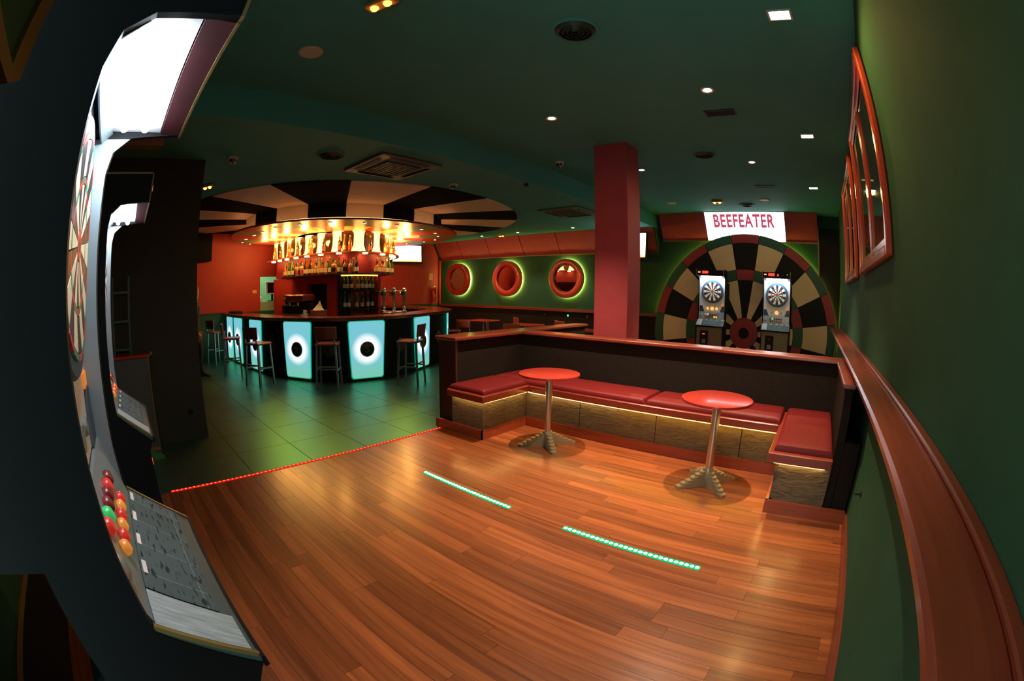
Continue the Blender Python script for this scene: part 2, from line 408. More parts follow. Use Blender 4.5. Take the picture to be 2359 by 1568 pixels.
# red wall with a pass-through opening to a lit kitchen
OY0, OY1, OZ = 3.58, 4.35, 1.97
struct('wall_left', MB().box(XR-.12, XR, YB, OY0, 1.105, LC).box(XR-.12, XR, OY1, YF, 1.105, LC).box(XR-.12, XR, OY0, OY1, OZ, LC), REDP)
struct('wall_left_lower', MB().box(XR-.12, XR+.02, YB, YF, 0, 1.11), GREEN)
struct('trim_2', MB().box(XR, XR+.045, YB, 2.6, 1.11, 1.135), CAPY)
PALEG = mat('pale_green_wall', (.30, .62, .36), .6)
struct('wall_kitchen', MB().box(XR-1.3, XR-1.2, OY0-.6, OY1+.9, 0, LC).box(XR-1.2, XR-.12, OY0-.7, OY0-.6, 0, LC).box(XR-1.2, XR-.12, OY1+.9, OY1+1.0, 0, LC).box(XR-1.3, XR-.12, OY0-.7, OY1+1.0, LC-.05, LC), PALEG)
lamp('kitchen_lamp', 'POINT', (XR-.6, OY0+.2, 2.5), 26, (.85, 1, .8), shadow_soft_size=.1)
struct('trim_3', MB().box(XR+.02, XR+.08, YF-.07, YF-.01, 1.1, 2.52), CAPZ)

# far wall wainscot and rail
struct('wall_far_wainscot', MB().box(XR+.1, -3.66, YF-.05, YF, 0, 1.02), DARKPAN)
struct('trim_4', MB().box(XR+.1, -3.66, YF-.10, YF, 1.03, 1.10), CAPX)
# soffit coving, made of separate red panels
cv = struct('trim_5', MB().prism([(9.44, LC), (YF, 2.50), (YF, LC)], XR, -3.72, 'x'), GREEN)
sx = [XR+.12, -10.06, -8.87, -7.63, -6.44, -5.22, -3.74]
for a, b in zip(sx, sx[1:]):
    MB().add([(a+.012, 9.415, LC-.005), (b-.012, 9.415, LC-.005), (b-.012, YF-.02, 2.515), (a+.012, YF-.02, 2.515), (a+.012, 9.44, LC-.002), (b-.012, 9.44, LC-.002), (b-.012, YF-.002, 2.525), (a+.012, YF-.002, 2.525)],
             [(0,1,2,3),(4,7,6,5),(0,4,5,1),(1,5,6,2),(2,6,7,3),(3,7,4,0)]).build('coving_panel', REDPAN, cv)
MB().box(XR+.1, -3.74, YF-.06, YF-.02, 2.49, 2.515).build('coving_bead', GOLD, cv)
cv2 = struct('trim_6', MB().prism([(9.42, HC), (YF, 2.78), (YF, HC)], -3.60, .03, 'x'), GREEN)
for a, b in ((-3.60, -2.50), (-.70, .03)):
    MB().add([(a, 9.40, HC-.005), (b, 9.40, HC-.005), (b, YF-.02, 2.79), (a, YF-.02, 2.79), (a, 9.42, HC-.002), (b, 9.42, HC-.002), (b, YF-.002, 2.80), (a, YF-.002, 2.80)],
             [(0,1,2,3),(4,7,6,5),(0,4,5,1),(1,5,6,2),(2,6,7,3),(3,7,4,0)]).build('coving_panel', REDPAN, cv2)
MB().box(-3.6, .03, YF-.05, YF-.005, 2.765, 2.79).build('coving_bead', GOLD, cv2)
struct('door_1', MB().box(.04, XW-.005, YF-.02, YF-.002, 0, 3.10), BLACK)
struct('trim_7', MB().box(.02, .05, YF-.05, YF, 0, 3.1), GOLD)
# red column, dark pillar
struct('wall_column', MB().box(-2.605, -2.17, 4.67, 5.03, 0, HC), REDPAN)
struct('wall_pillar', MB().box(-5.45, -5.05, YB, .82, 0, LC), DARKPIL)

# ================================================================== PARTITION AND BENCH
pt = thing('partition', 'dark brown half-height partition with red wooden caps wrapped around the bench', 'partition')
MB().box(-3.80, .50, 4.46, 4.60, 0, 1.0).build('long_panel', DARKPAN, pt)
MB().box(-3.80, -3.55, 3.33, 4.46, 0, 1.0).build('side_panel', DARKPAN, pt)
MB().box(-3.80, -3.62, 4.60, 6.20, 0, 1.0).build('rear_panel', DARKPAN, pt)
MB().box(.275, .34, 3.24, 4.46, 0, .99).build('wall_side_panel', DARKPAN, pt)
MB().box(.34, .476, 3.26, 4.46, .0, .60).build('wall_filler', DARKPAN, pt)
MB().rbox(-3.50, .50, 4.41, 4.66, 1.0, 1.038, .008).build('long_cap', CAPX, pt)
MB().rbox(-3.85, -3.49, 3.27, 4.66, 1.0, 1.039, .008).build('side_cap', CAPY, pt)
MB().rbox(-3.83, -3.59, 4.66, 6.25, 1.0, 1.038, .008).build('rear_cap', CAPY, pt)
MB().rbox(.255, .36, 3.20, 4.41, .99, 1.03, .008).build('wall_side_cap', CAPY, pt)
MB().rbox(-3.82, -3.53, 3.31, 3.34, 0, 1.0, .006).build('end_board', wood('end_board_wood', (.05, .012, .009), (.10, .025, .016), .35, .3, 2), pt)

bn = thing('corner_bench', 'u-shaped corner bench with slate riser and red wooden seat edge', 'bench')
BX0, BX1 = -3.55, .275
# slate riser panels (each panel its own piece)
def riser(x0, x1, y0, y1, nm='riser_panel'): MB().box(x0, x1, y0, y1, .10, .41).build(nm, STONE, bn)
riser(BX0, -3.085, 3.262, 3.285)
riser(-3.11, -3.085, 3.285, 3.62); riser(-3.11, -3.085, 3.625, 4.0)
rx = [-3.085, -2.36, -1.48, -.60, -.175]
for a, b in zip(rx, rx[1:]): riser(a+.004, b-.004, 4.0, 4.025)
riser(-.175, -.15, 3.245, 3.64); riser(-.175, -.15, 3.645, 4.02)
riser(-.15, BX1, 3.222, 3.245)
# baseboard with its own lit top edge
BB = wood('baseboard_wood', (.30, .05, .02), (.46, .10, .04), .3, .3, 0)
for q in ((BX0-.25, -3.06, 3.235, 3.262), (-3.085, -3.058, 3.235, 3.985), (-3.085, -.20, 3.972, 4.0), (-.20, -.174, 3.20, 4.0), (-.20, .477, 3.195, 3.222)):
    MB().box(q[0], q[1], q[2], q[3], 0, .10).build('baseboard', BB, bn)
MB().box(BX0, -3.11, 3.285, 4.46, .02, .38).box(-3.11, .27, 4.03, 4.46, .02, .38).box(-.15, .27, 3.25, 4.03, .02, .38).build('carcass', BLACK, bn)
SB = wood('seat_edge_wood', (.20, .022, .012), (.36, .05, .024), .3, .3, 0)
MB().rbox(BX0, -3.00, 3.18, 4.45, .415, .49, .008).build('seat_board', SB, bn)
MB().rbox(-3.00, -.245, 3.915, 4.45, .415, .49, .008).build('seat_board', SB, bn)
MB().rbox(-.245, BX1-.003, 3.15, 4.45, .415, .49, .008).build('seat_board', SB, bn)
# warm light strip hidden under the seat edge
WARM = emis('warm_led', (1.0, .60, .17), 15.0)
for q in ((BX0+.03, -3.05, 3.225, 3.240), (-3.055, -3.04, 3.25, 3.95), (-3.03, -1.90, 3.955, 3.970), (-.215, -.20, 3.25, 3.93), (-.19, .22, 3.190, 3.205)):
    MB().box(q[0], q[1], q[2], q[3], .402, .413).build('light_strip', WARM, bn)

MB().box(-1.90, -.26, 3.930, 3.940, .408, .414).build('light_strip', emis('amber_led', (1.0, .50, .05), 26.0), bn)
def cushion(x0, x1, y0, y1, z0, t, label):
    """stuffed pad: rounded rim, slightly crowned"""
    nx, ny = 16, 12; mb = MB(); vs = []; fs = []
    def h(u, v):
        e = min(u, 1-u, 1); g = min(v, 1-v, 1); du = e*(x1-x0); dv = g*(y1-y0)
        k = lambda d: math.sqrt(max(0, 1-(1-min(d/.035, 1))**2)); return k(du)*k(dv)
    U = [0, .01, .03, .06] + [.06+.88*i/9 for i in range(1, 9)] + [.94, .97, .99, 1]
    for v in U:
        for u in U: vs.append((x0+(x1-x0)*u, y0+(y1-y0)*v, z0+.018+(t-.018)*h(u, v)+.006*math.sin(PI*u)*math.sin(PI*v)))
    n = len(U)
    for j in range(n-1):
        for i in range(n-1): fs.append((j*n+i, j*n+i+1, (j+1)*n+i+1, (j+1)*n+i))
    k = len(vs); ring = [i for i in range(n)] + [j*n+n-1 for j in range(1, n)] + [(n-1)*n+i for i in range(n-2, -1, -1)] + [j*n for j in range(n-2, 0, -1)]
    for i in ring: x, y_, z = vs[i]; vs.append((x, y_, z0))
    m_ = len(ring)
    for i in range(m_): fs.append((ring[i], k+i, k+(i+1) % m_, ring[(i+1) % m_]))
    fs.append(tuple(range(k, k+m_)))
    mb.add(vs, fs); c = mb.build('bench_cushion', LEATHER, smooth=True); tag(c, label, 'cushion', 'red leather bench cushions')
    path = [vs[i][:2]+(z0+.02,) for i in ring]
    return c
cushion(BX0+.01, -3.03, 3.22, 3.93, .49, .055, 'short red leather cushion on the bench end nearest the bar')
cushion(BX0+.01, -1.60, 3.94, 4.44, .49, .055, 'long red leather cushion in the bench corner behind the first round table')
cushion(-1.585, -.235, 3.945, 4.44, .49, .055, 'long red leather cushion behind the round table nearest the right wall')
cushion(-.205, .262, 3.20, 4.44, .49, .055, 'red leather cushion on the bench end beside the right wall')

# ================================================================== PEDESTAL TABLES
def pedestal(name, label, loc, rz):
    t = thing(name, label, 'table', loc, rz, 'round red tables by the bench')
    MB().lathe([(.0, .722), (.285, .722), (.303, .727), (.306, .737), (.303, .747), (.292, .75), (0, .75)], 56).build('table_top', LAMRED, t, True)
    MB().lathe([(.0, .708), (.09, .708), (.09, .722), (0, .722)], 20).build('top_plate', GREYM, t)
    MB().lathe([(0, .06), (.036, .06), (.036, .708), (0, .708)], 24).build('pole', STEEL, t, True)
    for k in range(4):
        mb = MB()
        for s in range(6):   # stepped foot, each step lower and shorter
            r1 = .085 + .043*(5-s); z1 = .022 + .021*s
            hw = .040 - .001*s
            pts = [(0, -hw), (r1-hw*.8, -hw*.8)] + [(r1-hw*.8+hw*.8*math.sin(a*PI/6), -hw*.8*math.cos(a*PI/6)) for a in range(1, 6)] + [(r1-hw*.8, hw*.8), (0, hw)]
            ca, sa = math.cos(k*PI/2), math.sin(k*PI/2)
            mb.prism([(u*ca-v*sa, u*sa+v*ca) for u, v in pts], .0 if s == 0 else z1-.021, z1)
        mb.build('foot', IRON, t)
    MB().lathe([(0, .0), (.055, .0), (.055, .12), (.045, .15), (0, .15)], 20).build('hub', IRON, t, True)
    return t
pedestal('pedestal_table', 'round red pedestal table closer to the bar, on a stepped iron foot', (-2.475, 3.575, 0), math.radians(48))
pedestal('pedestal_table', 'round red pedestal table closer to the right wall, on a stepped iron foot', (-.768, 3.515, 0), math.radians(45))

# ================================================================== FLOOR LIGHTS
def led_line(name, label, p, q, w_, m, pitch, m_ch, seg=6):
    t = thing(name, label, 'light strip'); p, q = Vector(p), Vector(q); d = (q-p); L_ = d.length; d.normalize(); n = Vector((-d.y, d.x, 0))
    MB().loft([[tuple(o+n*w_/2+Vector((0,0,z))) for z in (0, .004)]+[tuple(o-n*w_/2+Vector((0,0,z))) for z in (.004, 0)] for o in (p, q)]).build('channel', m_ch, t)
    mb = MB(); k = int(L_/pitch)
    for i in range(k):
        c = p + d*(i+.5)*L_/k; r = min(pitch*.44, w_*.30)
        mb.lathe([(r, .004), (r*.8, .0062), (.0005, .0068)], seg, (c.x, c.y, 0))
    o = mb.build('diodes', m, t); o['kind'] = 'stuff'
    return t
led_line('red_led_strip', 'red led strip along the floor edge between dark tiles and wood', (-3.70, .14, 0), (-3.70, 3.22, 0), .030, emis('red_led_dot', (1.0, .22, .05), 2.2), .042, emis('red_led_channel', (1.0, .010, .008), .9))
led_line('green_led_strip', 'green white led throw line on the wood floor, the one closer to the bar', (-2.83, 2.255, 0), (-1.865, 2.255, 0), .050, emis('green_led_dot', (.62, 1.0, .80), 7.0), .034, emis('green_led_channel', (.01, .50, .15), 1.3))
led_line('green_led_strip', 'green white led throw line on the wood floor, the one closer to the right wall', (-1.40, 2.255, 0), (-.425, 2.255, 0), .050, MATS['green_led_dot'], .034, MATS['green_led_channel'])

# ================================================================== RIGHT WALL: SHELF AND WINDOWS
sh = thing('drink_shelf', 'long red-brown wooden drink shelf running along the green right wall', 'shelf')
MB().rbox(.313, XW, YB+.01, 8.75, 1.072, 1.115, .012).build('board', CAPY, sh)
MB().rbox(XW-.045, XW, YB+.01, 8.75, 1.115, 1.135, .006).build('back_strip', CAPY, sh)
def window(n, y0, y1, z0, z1, sashes):
    wn = struct('window_%d' % n, MB().box(XW-.004, XW-.001, y0+.02, y1-.02, z0+.02, z1-.02), BLACK)
    f = .075
    for q in ((y0, y0+f, z0, z1), (y1-f, y1, z0, z1), (y0+f, y1-f, z0, z0+f), (y0+f, y1-f, z1-f, z1)):
        MB().rbox(XW-.055, XW-.004, q[0], q[1], q[2], q[3], .012).build('window_frame', CAPZ, wn)
    a = y0+f
    wd = (y1-y0-2*f)/sashes
    for s in range(sashes):
        u0, u1 = a+s*wd+.006, a+(s+1)*wd-.006; g = .06
        for q in ((u0, u0+g, z0+f, z1-f), (u1-g, u1, z0+f, z1-f), (u0+g, u1-g, z0+f, z0+f+g), (u0+g, u1-g, z1-f-g, z1-f)):
            MB().rbox(XW-.038, XW-.005, q[0], q[1], q[2], q[3], .010).build('sash', CAPZ, wn)
        MB().box(XW-.020, XW-.012, u0+g, u1-g, z0+f+g, z1-f-g).build('pane', mat('window_pane', (.02, .022, .018), .03, spec=1.0), wn)
    MB().lathe([(.012, 0), (.012, .03), (.004, .034)], 10, (XW-.075, (y0+y1)/2, (z0+z1)/2), 'x').build('window_handle', STEEL, wn)
window(1, 2.80, 4.70, 1.86, 3.27, 2)
window(2, 5.25, 7.15, 1.86, 3.27, 2)
tag(MB().lathe([(.001, 0), (.018, .0), (.018, .004), (.006, .012), (.006, .05), (.001, .05)], 12).build('coat_hook', BLACK, mtx=Matrix.Translation((.497, 2.78, .42)) @ Matrix.Rotation(-PI/2, 4, 'Y')), 'small dark hook on the low right wall just past the bench', 'hook')

# ================================================================== CEILING FITTINGS
SPOTW = emis('lamp_glass', (1.0, .97, .93), 30.0)
def downlight(x, y_, label, power, col, size=.9, blend=.35):
    t = thing('downlight', label, 'ceiling light', (x, y_, HC), 0, 'round recessed ceiling lights')
    MB().lathe([(.035, -.001), (.052, -.010), (.062, -.008), (.064, 0), (.035, 0)], 24).build('bezel', PLASTW, t, True)
    MB().lathe([(.0005, -.006), (.034, -.006), (.034, -.002), (.0005, -.002)], 20).build('bulb', SPOTW, t)
    lamp('downlight_beam', 'SPOT', (0, 0, -.03), power, col, t, spot_size=math.radians(size), spot_blend=blend, shadow_soft_size=.02)
    return t
WL = (1.0, .78, .52)
downlight(-2.502, 3.618, 'round ceiling spotlight above the table closer to the bar', 560, WL, 80, 1.0)
downlight(-.836, 3.591, 'round ceiling spotlight above the table closer to the right wall', 560, WL, 80, 1.0)
downlight(-.836, 5.863, 'round ceiling spotlight beyond the partition, right of the red column', 460, WL, 84, .7)
downlight(-2.497, 5.899, 'round ceiling spotlight peeking out beside the top of the red column', 460, WL, 84, .7)
downlight(-.836, 1.72, 'round ceiling spotlight just above the top edge of the picture', 300, (1.0, .86, .66), 72, .8)
def rect_light(y_, label, power):
    t = thing('square_downlight', label, 'ceiling light', (0.0, y_, HC), 0, 'rectangular ceiling lights along the right wall')
    MB().box(-.085, .085, -.06, -.05, -.012, 0).box(-.085, .085, .05, .06, -.012, 0).box(-.085, -.07, -.05, .05, -.012, 0).box(.07, .085, -.05, .05, -.012, 0).build('bezel', PLASTW, t)
    MB().box(-.068, .068, -.048, .048, -.008, -.002).build('lamp_glass', SPOTW, t)
    lamp('beam', 'SPOT', (0, 0, -.03), power, (1.0, .62, .16), t, spot_size=math.radians(172), spot_blend=.25, shadow_soft_size=.05)
rect_light(2.528, 'large rectangular ceiling light at the top right, nearest the camera', 48)
rect_light(4.88, 'middle one of the rectangular ceiling lights along the right wall', 34)
rect_light(7.273, 'farthest rectangular ceiling light along the right wall', 34)
def small_spot(x, y_, z, label):
    t = thing('ceiling_spot', label, 'ceiling light', (x, y_, z), 0, 'white spots before the porthole wall')
    MB().lathe([(.03, -.001), (.045, -.008), (.052, 0), (.03, 0)], 18).build('bezel', PLASTW, t, True)
    MB().lathe([(.0005, -.006), (.030, -.006), (.030, -.002), (.0005, -.002)], 16).build('bulb', SPOTW, t)
    lamp('spot_beam', 'SPOT', (0, 0, -.03), 95, WL, t, spot_size=math.radians(80), spot_blend=.6, shadow_soft_size=.02)
small_spot(-5.56, 8.90, LC, 'white ceiling spot in front of the rightmost porthole')
small_spot(-7.26, 8.95, LC, 'white ceiling spot in front of the middle porthole')
small_spot(-8.55, 8.97, LC, 'dim white ceiling spot nearest the corner porthole')
VENTD = mat('vent_dark', (.016, .020, .018), .6); VENTG = mat('vent_green', (.032, .050, .040), .5)
def round_vent(x, y_, z, r, label):
    t = thing('round_vent', label, 'vent', (x, y_, z), 0, 'round ceiling vents')
    MB().lathe([(r*.93, -.001), (r*1.0, -.016), (r*1.13, -.008), (r*1.15, 0), (r*.93, 0)], 40).build('rim', CEIL, t, True)
    MB().lathe([(.0005, -.004), (r*.93, -.004), (r*.93, -.001), (.0005, -.001)], 32).build('throat', VENTD, t)
    for k in range(4): MB().lathe([(r*(.18+.2*k), -.030), (r*(.30+.2*k), -.008), (r*(.27+.2*k), -.006), (r*(.16+.2*k), -.028)], 32).build('cone', VENTG, t, True)
    return t
round_vent(-1.372, 2.285, HC, .145, 'large round ceiling vent at the top centre, closest to the camera')
round_vent(-1.397, 5.408, HC, .15, 'round ceiling vent to the right of the red column')
round_vent(-1.40, 8.655, HC, .155, 'round ceiling vent just before the lit sign')
round_vent(-4.36, 2.145, LC, .15, 'round ceiling vent on the low ceiling before the bar')
def disc(x, y_, z, r, label):
    t = thing('ceiling_speaker', label, 'speaker', (x, y_, z), 0, 'round flush ceiling speakers')
    MB().lathe([(.0005, -.012), (r*.86, -.012), (r*.88, -.008), (r*.88, 0), (.0005, 0)], 36).build('grille', PLASTW, t, True)
    MB().lathe([(r*.88, -.001), (r*.90, -.016), (r, -.010), (r, 0), (r*.88, 0)], 36).build('rim', PLASTW, t, True)
disc(-2.872, 1.116, HC, .097, 'pale round flush speaker in the ceiling at the upper left')
disc(-2.88, 8.31, HC, .10, 'pale round flush speaker in the ceiling near the far wall, left of the sign')
disc(-.983, 8.232, HC, .10, 'pale round flush speaker in the ceiling near the far wall, above the sign')
def slot_vent(x0, x1, y0, y1, label):
    t = thing('slot_vent', label, 'vent', ((x0+x1)/2, (y0+y1)/2, HC), 0, 'rectangular ceiling grilles'); a, b = (x1-x0)/2, (y1-y0)/2
    MB().box(-a, a, -b, -b+.012, -.012, 0).box(-a, a, b-.012, b, -.012, 0).box(-a, -a+.012, -b, b, -.012, 0).box(a-.012, a, -b, b, -.012, 0).build('frame', VENTG, t)
    MB().box(-a, a, -b, b, -.002, 0).build('backing', VENTD, t)
    for k in range(5): MB().box(-a+.012, a-.012, -b+.02+k*.025, -b+.028+k*.025, -.012, -.002).build('slat', VENTD, t)
slot_vent(-1.01, -.70, 4.05, 4.20, 'rectangular dark ceiling grille between the two spotlights')
slot_vent(-1.01, -.66, 7.17, 7.32, 'rectangular dark ceiling grille farther back near the sign')
AMB = emis('amber_bulb', (1.0, .42, .05), 6.0)
def emergency(x, y_, z, label, rz=0):
    t = thing('twin_lamp', label, 'ceiling light', (x, y_, z), rz, 'amber twin ceiling lamps')
    MB().rbox(-.11, .11, -.05, .05, -.035, 0, .01).build('housing', mat('amber_housing', (.55, .25, .08), .4), t)
    for s in (-1, 1): MB().lathe([(.0005, -.062), (.018, -.056), (.028, -.04), (.028, -.034), (.0005, -.034)], 14, (s*.05, 0, 0)).build('bulb', AMB, t, True)
emergency(-1.93, 8.26, HC, 'amber twin lamp on the ceiling just before the lit sign')
emergency(-6.24, 1.09, LC, 'amber twin lamp on the low ceiling beside the dark pillar', .6)
emergency(-2.04, 1.186, HC, 'amber twin lamp on the ceiling cut by the top edge of the picture', .3)
emergency(-7.95, 9.1, LC, 'amber twin lamp on the low ceiling next to the porthole spots')
def dome(x, y_, z, label):
    t = thing('dome_camera', label, 'camera', (x, y_, z), 0, 'dome cameras')
    MB().lathe([(.0005, -.03), (.055, -.03), (.060, -.02), (.060, 0), (.0005, 0)], 24).build('base', PLASTW, t, True)
    MB().lathe([(.0005, -.085), (.022, -.078), (.040, -.058), (.046, -.03), (.0005, -.03)], 24).build('dome', DGLASS, t, True)
    MB().lathe([(.0005, -.02), (.014, -.02), (.014, .02), (.0005, .02)], 10, (.02, -.028, -.068), 'y').build('lens', CHROME, t)
dome(-3.36, 5.04, HC, 'small dome camera on the high ceiling left of the red column')
dome(-4.87, 1.12, LC, 'small dome camera on the low ceiling near the dark pillar')
dome(-4.60, 4.22, LC, 'small dome camera on the low ceiling at the rim of the round bar ceiling')
def cassette(x, y_, label):
    t = thing('air_conditioner', label, 'air conditioner', (x, y_, LC), 0, 'ceiling air conditioner cassettes'); s = .44
    pan = mat('ac_panel', (.085, .11, .085), .5)
    MB().rbox(-s, s, -s, s, -.03, 0, .012).build('panel', pan, t)
    for k in range(4):
        m_ = Matrix.Rotation(k*PI/2, 4, 'Z')
        MB().box(-.27, .27, .335, .385, -.034, -.028).build('air_slot', VENTD, t, mtx=m_)
        MB().prism([(.335, -.050), (.385, -.032), (.385, -.029), (.335, -.046)], -.25, .25, 'x').build('louvre', pan, t, mtx=m_)
    MB().rbox(-.25, .25, -.25, .25, -.042, -.028, .006).build('grille', mat('ac_grille', (.022, .028, .024), .6), t)
    for k in range(9): MB().box(-.24, .24, -.22+k*.054, -.212+k*.054, -.047, -.041).build('grille_bar', VENTG, t)
    MB().box(-.05, .05, -.262, -.252, -.036, -.028).build('badge', CHROME, t)
cassette(-4.39, 3.01, 'square ceiling air conditioner cassette in front of the round bar ceiling')
cassette(-4.48, 7.05, 'square ceiling air conditioner cassette half hidden by the red column')
tag(MB().lathe([(.0005, -.05), (.02, -.045), (.028, -.02), (.028, 0), (.0005, 0)], 16, (XS-.02, 4.78, 3.02), 'x').build('soffit_sensor', BLACK), 'tiny black sensor on the step in the ceiling', 'sensor')

# ================================================================== FAR WALL: MURAL, SIGN, PORTHOLES
MC = (-1.62, .82); MY = YF - .178
mu = thing('dartboard_mural', 'giant half-round wooden dartboard mural on the far wall with glowing yellow rim', 'mural', (0, 0, 0))
MRED = mat('mural_red', (.33, .030, .034), .5); MGRN = mat('mural_green', (.018, .095, .050), .5); MCRM = mat('mural_cream', (.76, .58, .35), .5, noise=.06, nscale=3)
base = clip_low(sector(MC, 0, 2.08, 0, 2*PI, 96)[:-2], .01)
MB().prism(base, MY+.005, MY+.05, 'y').build('backboard', BLACK, mu)
for k in range(20):
    a0 = math.radians(81+18*k)+.003; a1 = a0 + math.radians(18)-.006
    dark = k % 2 == 0
    for r0, r1, m_, nm in ((.325, 1.112, BLACK if dark else MCRM, 'inner_segment'), (1.12, 1.335, MRED if dark else MGRN, 'triple_segment'), (1.343, 1.895, BLACK if dark else MCRM, 'outer_segment'), (1.903, 2.09, MRED if dark else MGRN, 'double_segment')):
        p = clip_low(sector(MC, r0, r1, a0, a1, 6), .012)
        if len(p) < 3: continue
        MB().prism(p, MY-.012+.002*(nm == 'double_segment'), MY+.005, 'y').build(nm, m_, mu)
MB().lathe([(.118, -.016), (.318, -.016), (.318, .004), (.118, .004)], 48, (MC[0], MY, MC[1]), 'y').build('bull_ring', MRED, mu)
MB().lathe([(.0005, -.014), (.116, -.014), (.116, .004), (.0005, .004)], 36, (MC[0], MY, MC[1]), 'y').build('bull_centre', BLACK, mu)
YG = emis('yellow_green_tube', (.85, .80, .08), 18.0)
pts = [(MC[0]+2.065*math.cos(a), YF-.055, MC[1]+2.065*math.sin(a)) for a in [math.radians(-20+222*i/90) for i in range(91)]]
MB().tube(pts, .012, 6).build('rim_light', YG, mu)

sg = thing('lit_sign', 'white lit sign with red capital letters above the giant dartboard', 'sign', (0, 0, 0))
def signmat():
    m = emis('sign_face', (1.0, .98, .96), 3.6); return m
a_, b_ = -2.49, -.705
A = [(a_, 9.33, 3.345), (b_, 9.33, 3.345), (b_, 9.665, 2.78), (a_, 9.665, 2.78)]; off = Vector((0, .035, .015))
MB().add(A + [tuple(Vector(p)+off) for p in A], [(0,1,2,3),(4,7,6,5),(0,4,5,1),(1,5,6,2),(2,6,7,3),(3,7,4,0)]).build('box', mat('sign_case', (.5, .5, .55), .4), sg)
nrm = Vector((0, -.565, -.335)).normalized()
MB().add([tuple(Vector(p)+nrm*.004) for p in A] + [tuple(Vector(p)+nrm*.001) for p in A], [(0,1,2,3),(4,7,6,5),(0,4,5,1),(1,5,6,2),(2,6,7,3),(3,7,4,0)]).build('face', signmat(), sg)
up = Vector((0, -.335, .565)).normalized(); c_ = Vector(((a_+b_)/2-.03, 9.33, 3.345)) - up*.215 + nrm*.007
mt = Matrix(((1, 0, 0, c_.x), (0, up.y, nrm.y, c_.y), (0, up.z, nrm.z, c_.z), (0, 0, 0, 1)))
text_mesh('BEEFEATER', .30, .002, emis('sign_letter', (.62, .07, .13), .9), 'letters', sg, mt @ Matrix.Diagonal((.86, 1.35, 1, 1)), 1.10, .009)

MIRROR = mat('mirror', (.80, .82, .80), .02, 1.0)
PORTR = mat('porthole_red', (.50, .035, .022), .32, coat=.2)
for i, (px, lb) in enumerate(((-10.20, 'porthole mirror in the corner, leftmost on the green wall'), (-8.19, 'middle one of three red porthole mirrors on the green wall'), (-6.215, 'porthole mirror nearest the red column, rightmost of three'))):
    t = thing('porthole_mirror', 'glowing red-ringed ' + lb, 'mirror', (px, YF, 1.882), 0, 'porthole mirrors')
    MB().lathe([(.345, -.165), (.36, -.175), (.485, -.175), (.50, -.165), (.50, -.04), (.345, -.04)], 64, ax='y').build('ring', PORTR, t, True)
    MB().lathe([(.0005, -.115), (.346, -.115), (.346, -.10), (.0005, -.10)], 48, ax='y').build('glass', MIRROR, t)
    MB().lathe([(.0005, -.05), (.42, -.05), (.42, -.0), (.0005, -.0)], 36, ax='y').build('mount', BLACK, t)
    MB().torus(.475, .010, 56, 6, (0, -.022, 0), 'y').build('halo_light', emis('halo_tube', (.95, .88, .20), 80.0), t)

def tv(name, label, loc, rz, tilt, w_, h_, face):
    t = thing(name, label, 'television', loc, rz)
    mt = Matrix.Rotation(tilt, 4, 'X')
    MB().rbox(-w_/2, w_/2, -.05, .0, -h_/2, h_/2, .008).build('case', mat('tv_black', (.012, .012, .014), .25), t, mtx=mt)
    MB().box(-w_/2+.035, w_/2-.035, -.054, -.05, -h_/2+.05, h_/2-.03).build('screen', face, t, mtx=mt)
    MB().bar((0, 0, 0), (0, .30, .05), .05).build('bracket', BLACK, t)
    return t
def screenmat():
    m = bpy.data.materials.new('tv_screen'); m.use_nodes = True; nt = m.node_tree; N = nt.nodes; L = nt.links
    for n in list(N): N.remove(n)
    tc = N.new('ShaderNodeTexCoord'); sp = N.new('ShaderNodeSeparateXYZ'); L.new(tc.outputs['Generated'], sp.inputs[0])
    ns = N.new('ShaderNodeTexNoise'); ns.inputs['Scale'].default_value = 6; L.new(tc.outputs['Object'], ns.inputs['Vector'])
    ad = N.new('ShaderNodeMath'); ad.operation = 'MULTIPLY_ADD'; ad.inputs[1].default_value = .25; L.new(ns.outputs[0], ad.inputs[0]); L.new(sp.outputs[2], ad.inputs[2])
    cr = N.new('ShaderNodeValToRGB'); e = cr.color_ramp.elements
    e[0].position = .16; e[0].color = (.75, .34, .12, 1); e[1].position = .40; e[1].color = (.95, .97, 1, 1); L.new(ad.outputs[0], cr.inputs[0])
    em = N.new('ShaderNodeEmission'); em.inputs[1].default_value = 2.8; L.new(cr.outputs[0], em.inputs[0])
    o = N.new('ShaderNodeOutputMaterial'); L.new(em.outputs[0], o.inputs[0]); return m
SCREEN = screenmat()
tv('television', 'bright television hanging on the red wall right of the bar bottles', (-10.9, 8.12, 2.64), math.radians(70), -.12, 1.02, .58, SCREEN)
tv('television', 'bright television seen edge-on between the red column and the giant dartboard', (-4.39, 9.40, 2.63), math.radians(0), -.10, 1.05, .64, SCREEN)
tag(MB().rbox(XR+.01, XR+.35, 1.55, 2.15, 2.36, 3.0, .02).build('loudspeaker', CABBLK), 'big black loudspeaker high on the red wall beside the dark pillar', 'speaker')
ex = thing('fire_extinguisher', 'small red fire extinguisher on the red wall in the corner', 'extinguisher', (XR+.10, 9.42, 1.16))
MB().lathe([(.0005, 0), (.065, 0), (.07, .02), (.07, .36), (.05, .42), (.025, .45), (.0005, .45)], 20).build('cylinder', mat('extinguisher_red', (.5, .02, .015), .3), ex, True)
MB().lathe([(.0005, .45), (.022, .45), (.022, .50), (.0005, .50)], 12).box(-.015, .05, -.012, .012, .50, .52).build('valve', CHROME, ex)
MB().tube([(.02, 0, .48), (.08, 0, .45), (.09, 0, .25), (.085, 0, .12)], .010, 8).build('hose', BLACK, ex)
MB().box(.069, .072, -.04, .04, .12, .26).build('paper_label', PLASTW, ex)
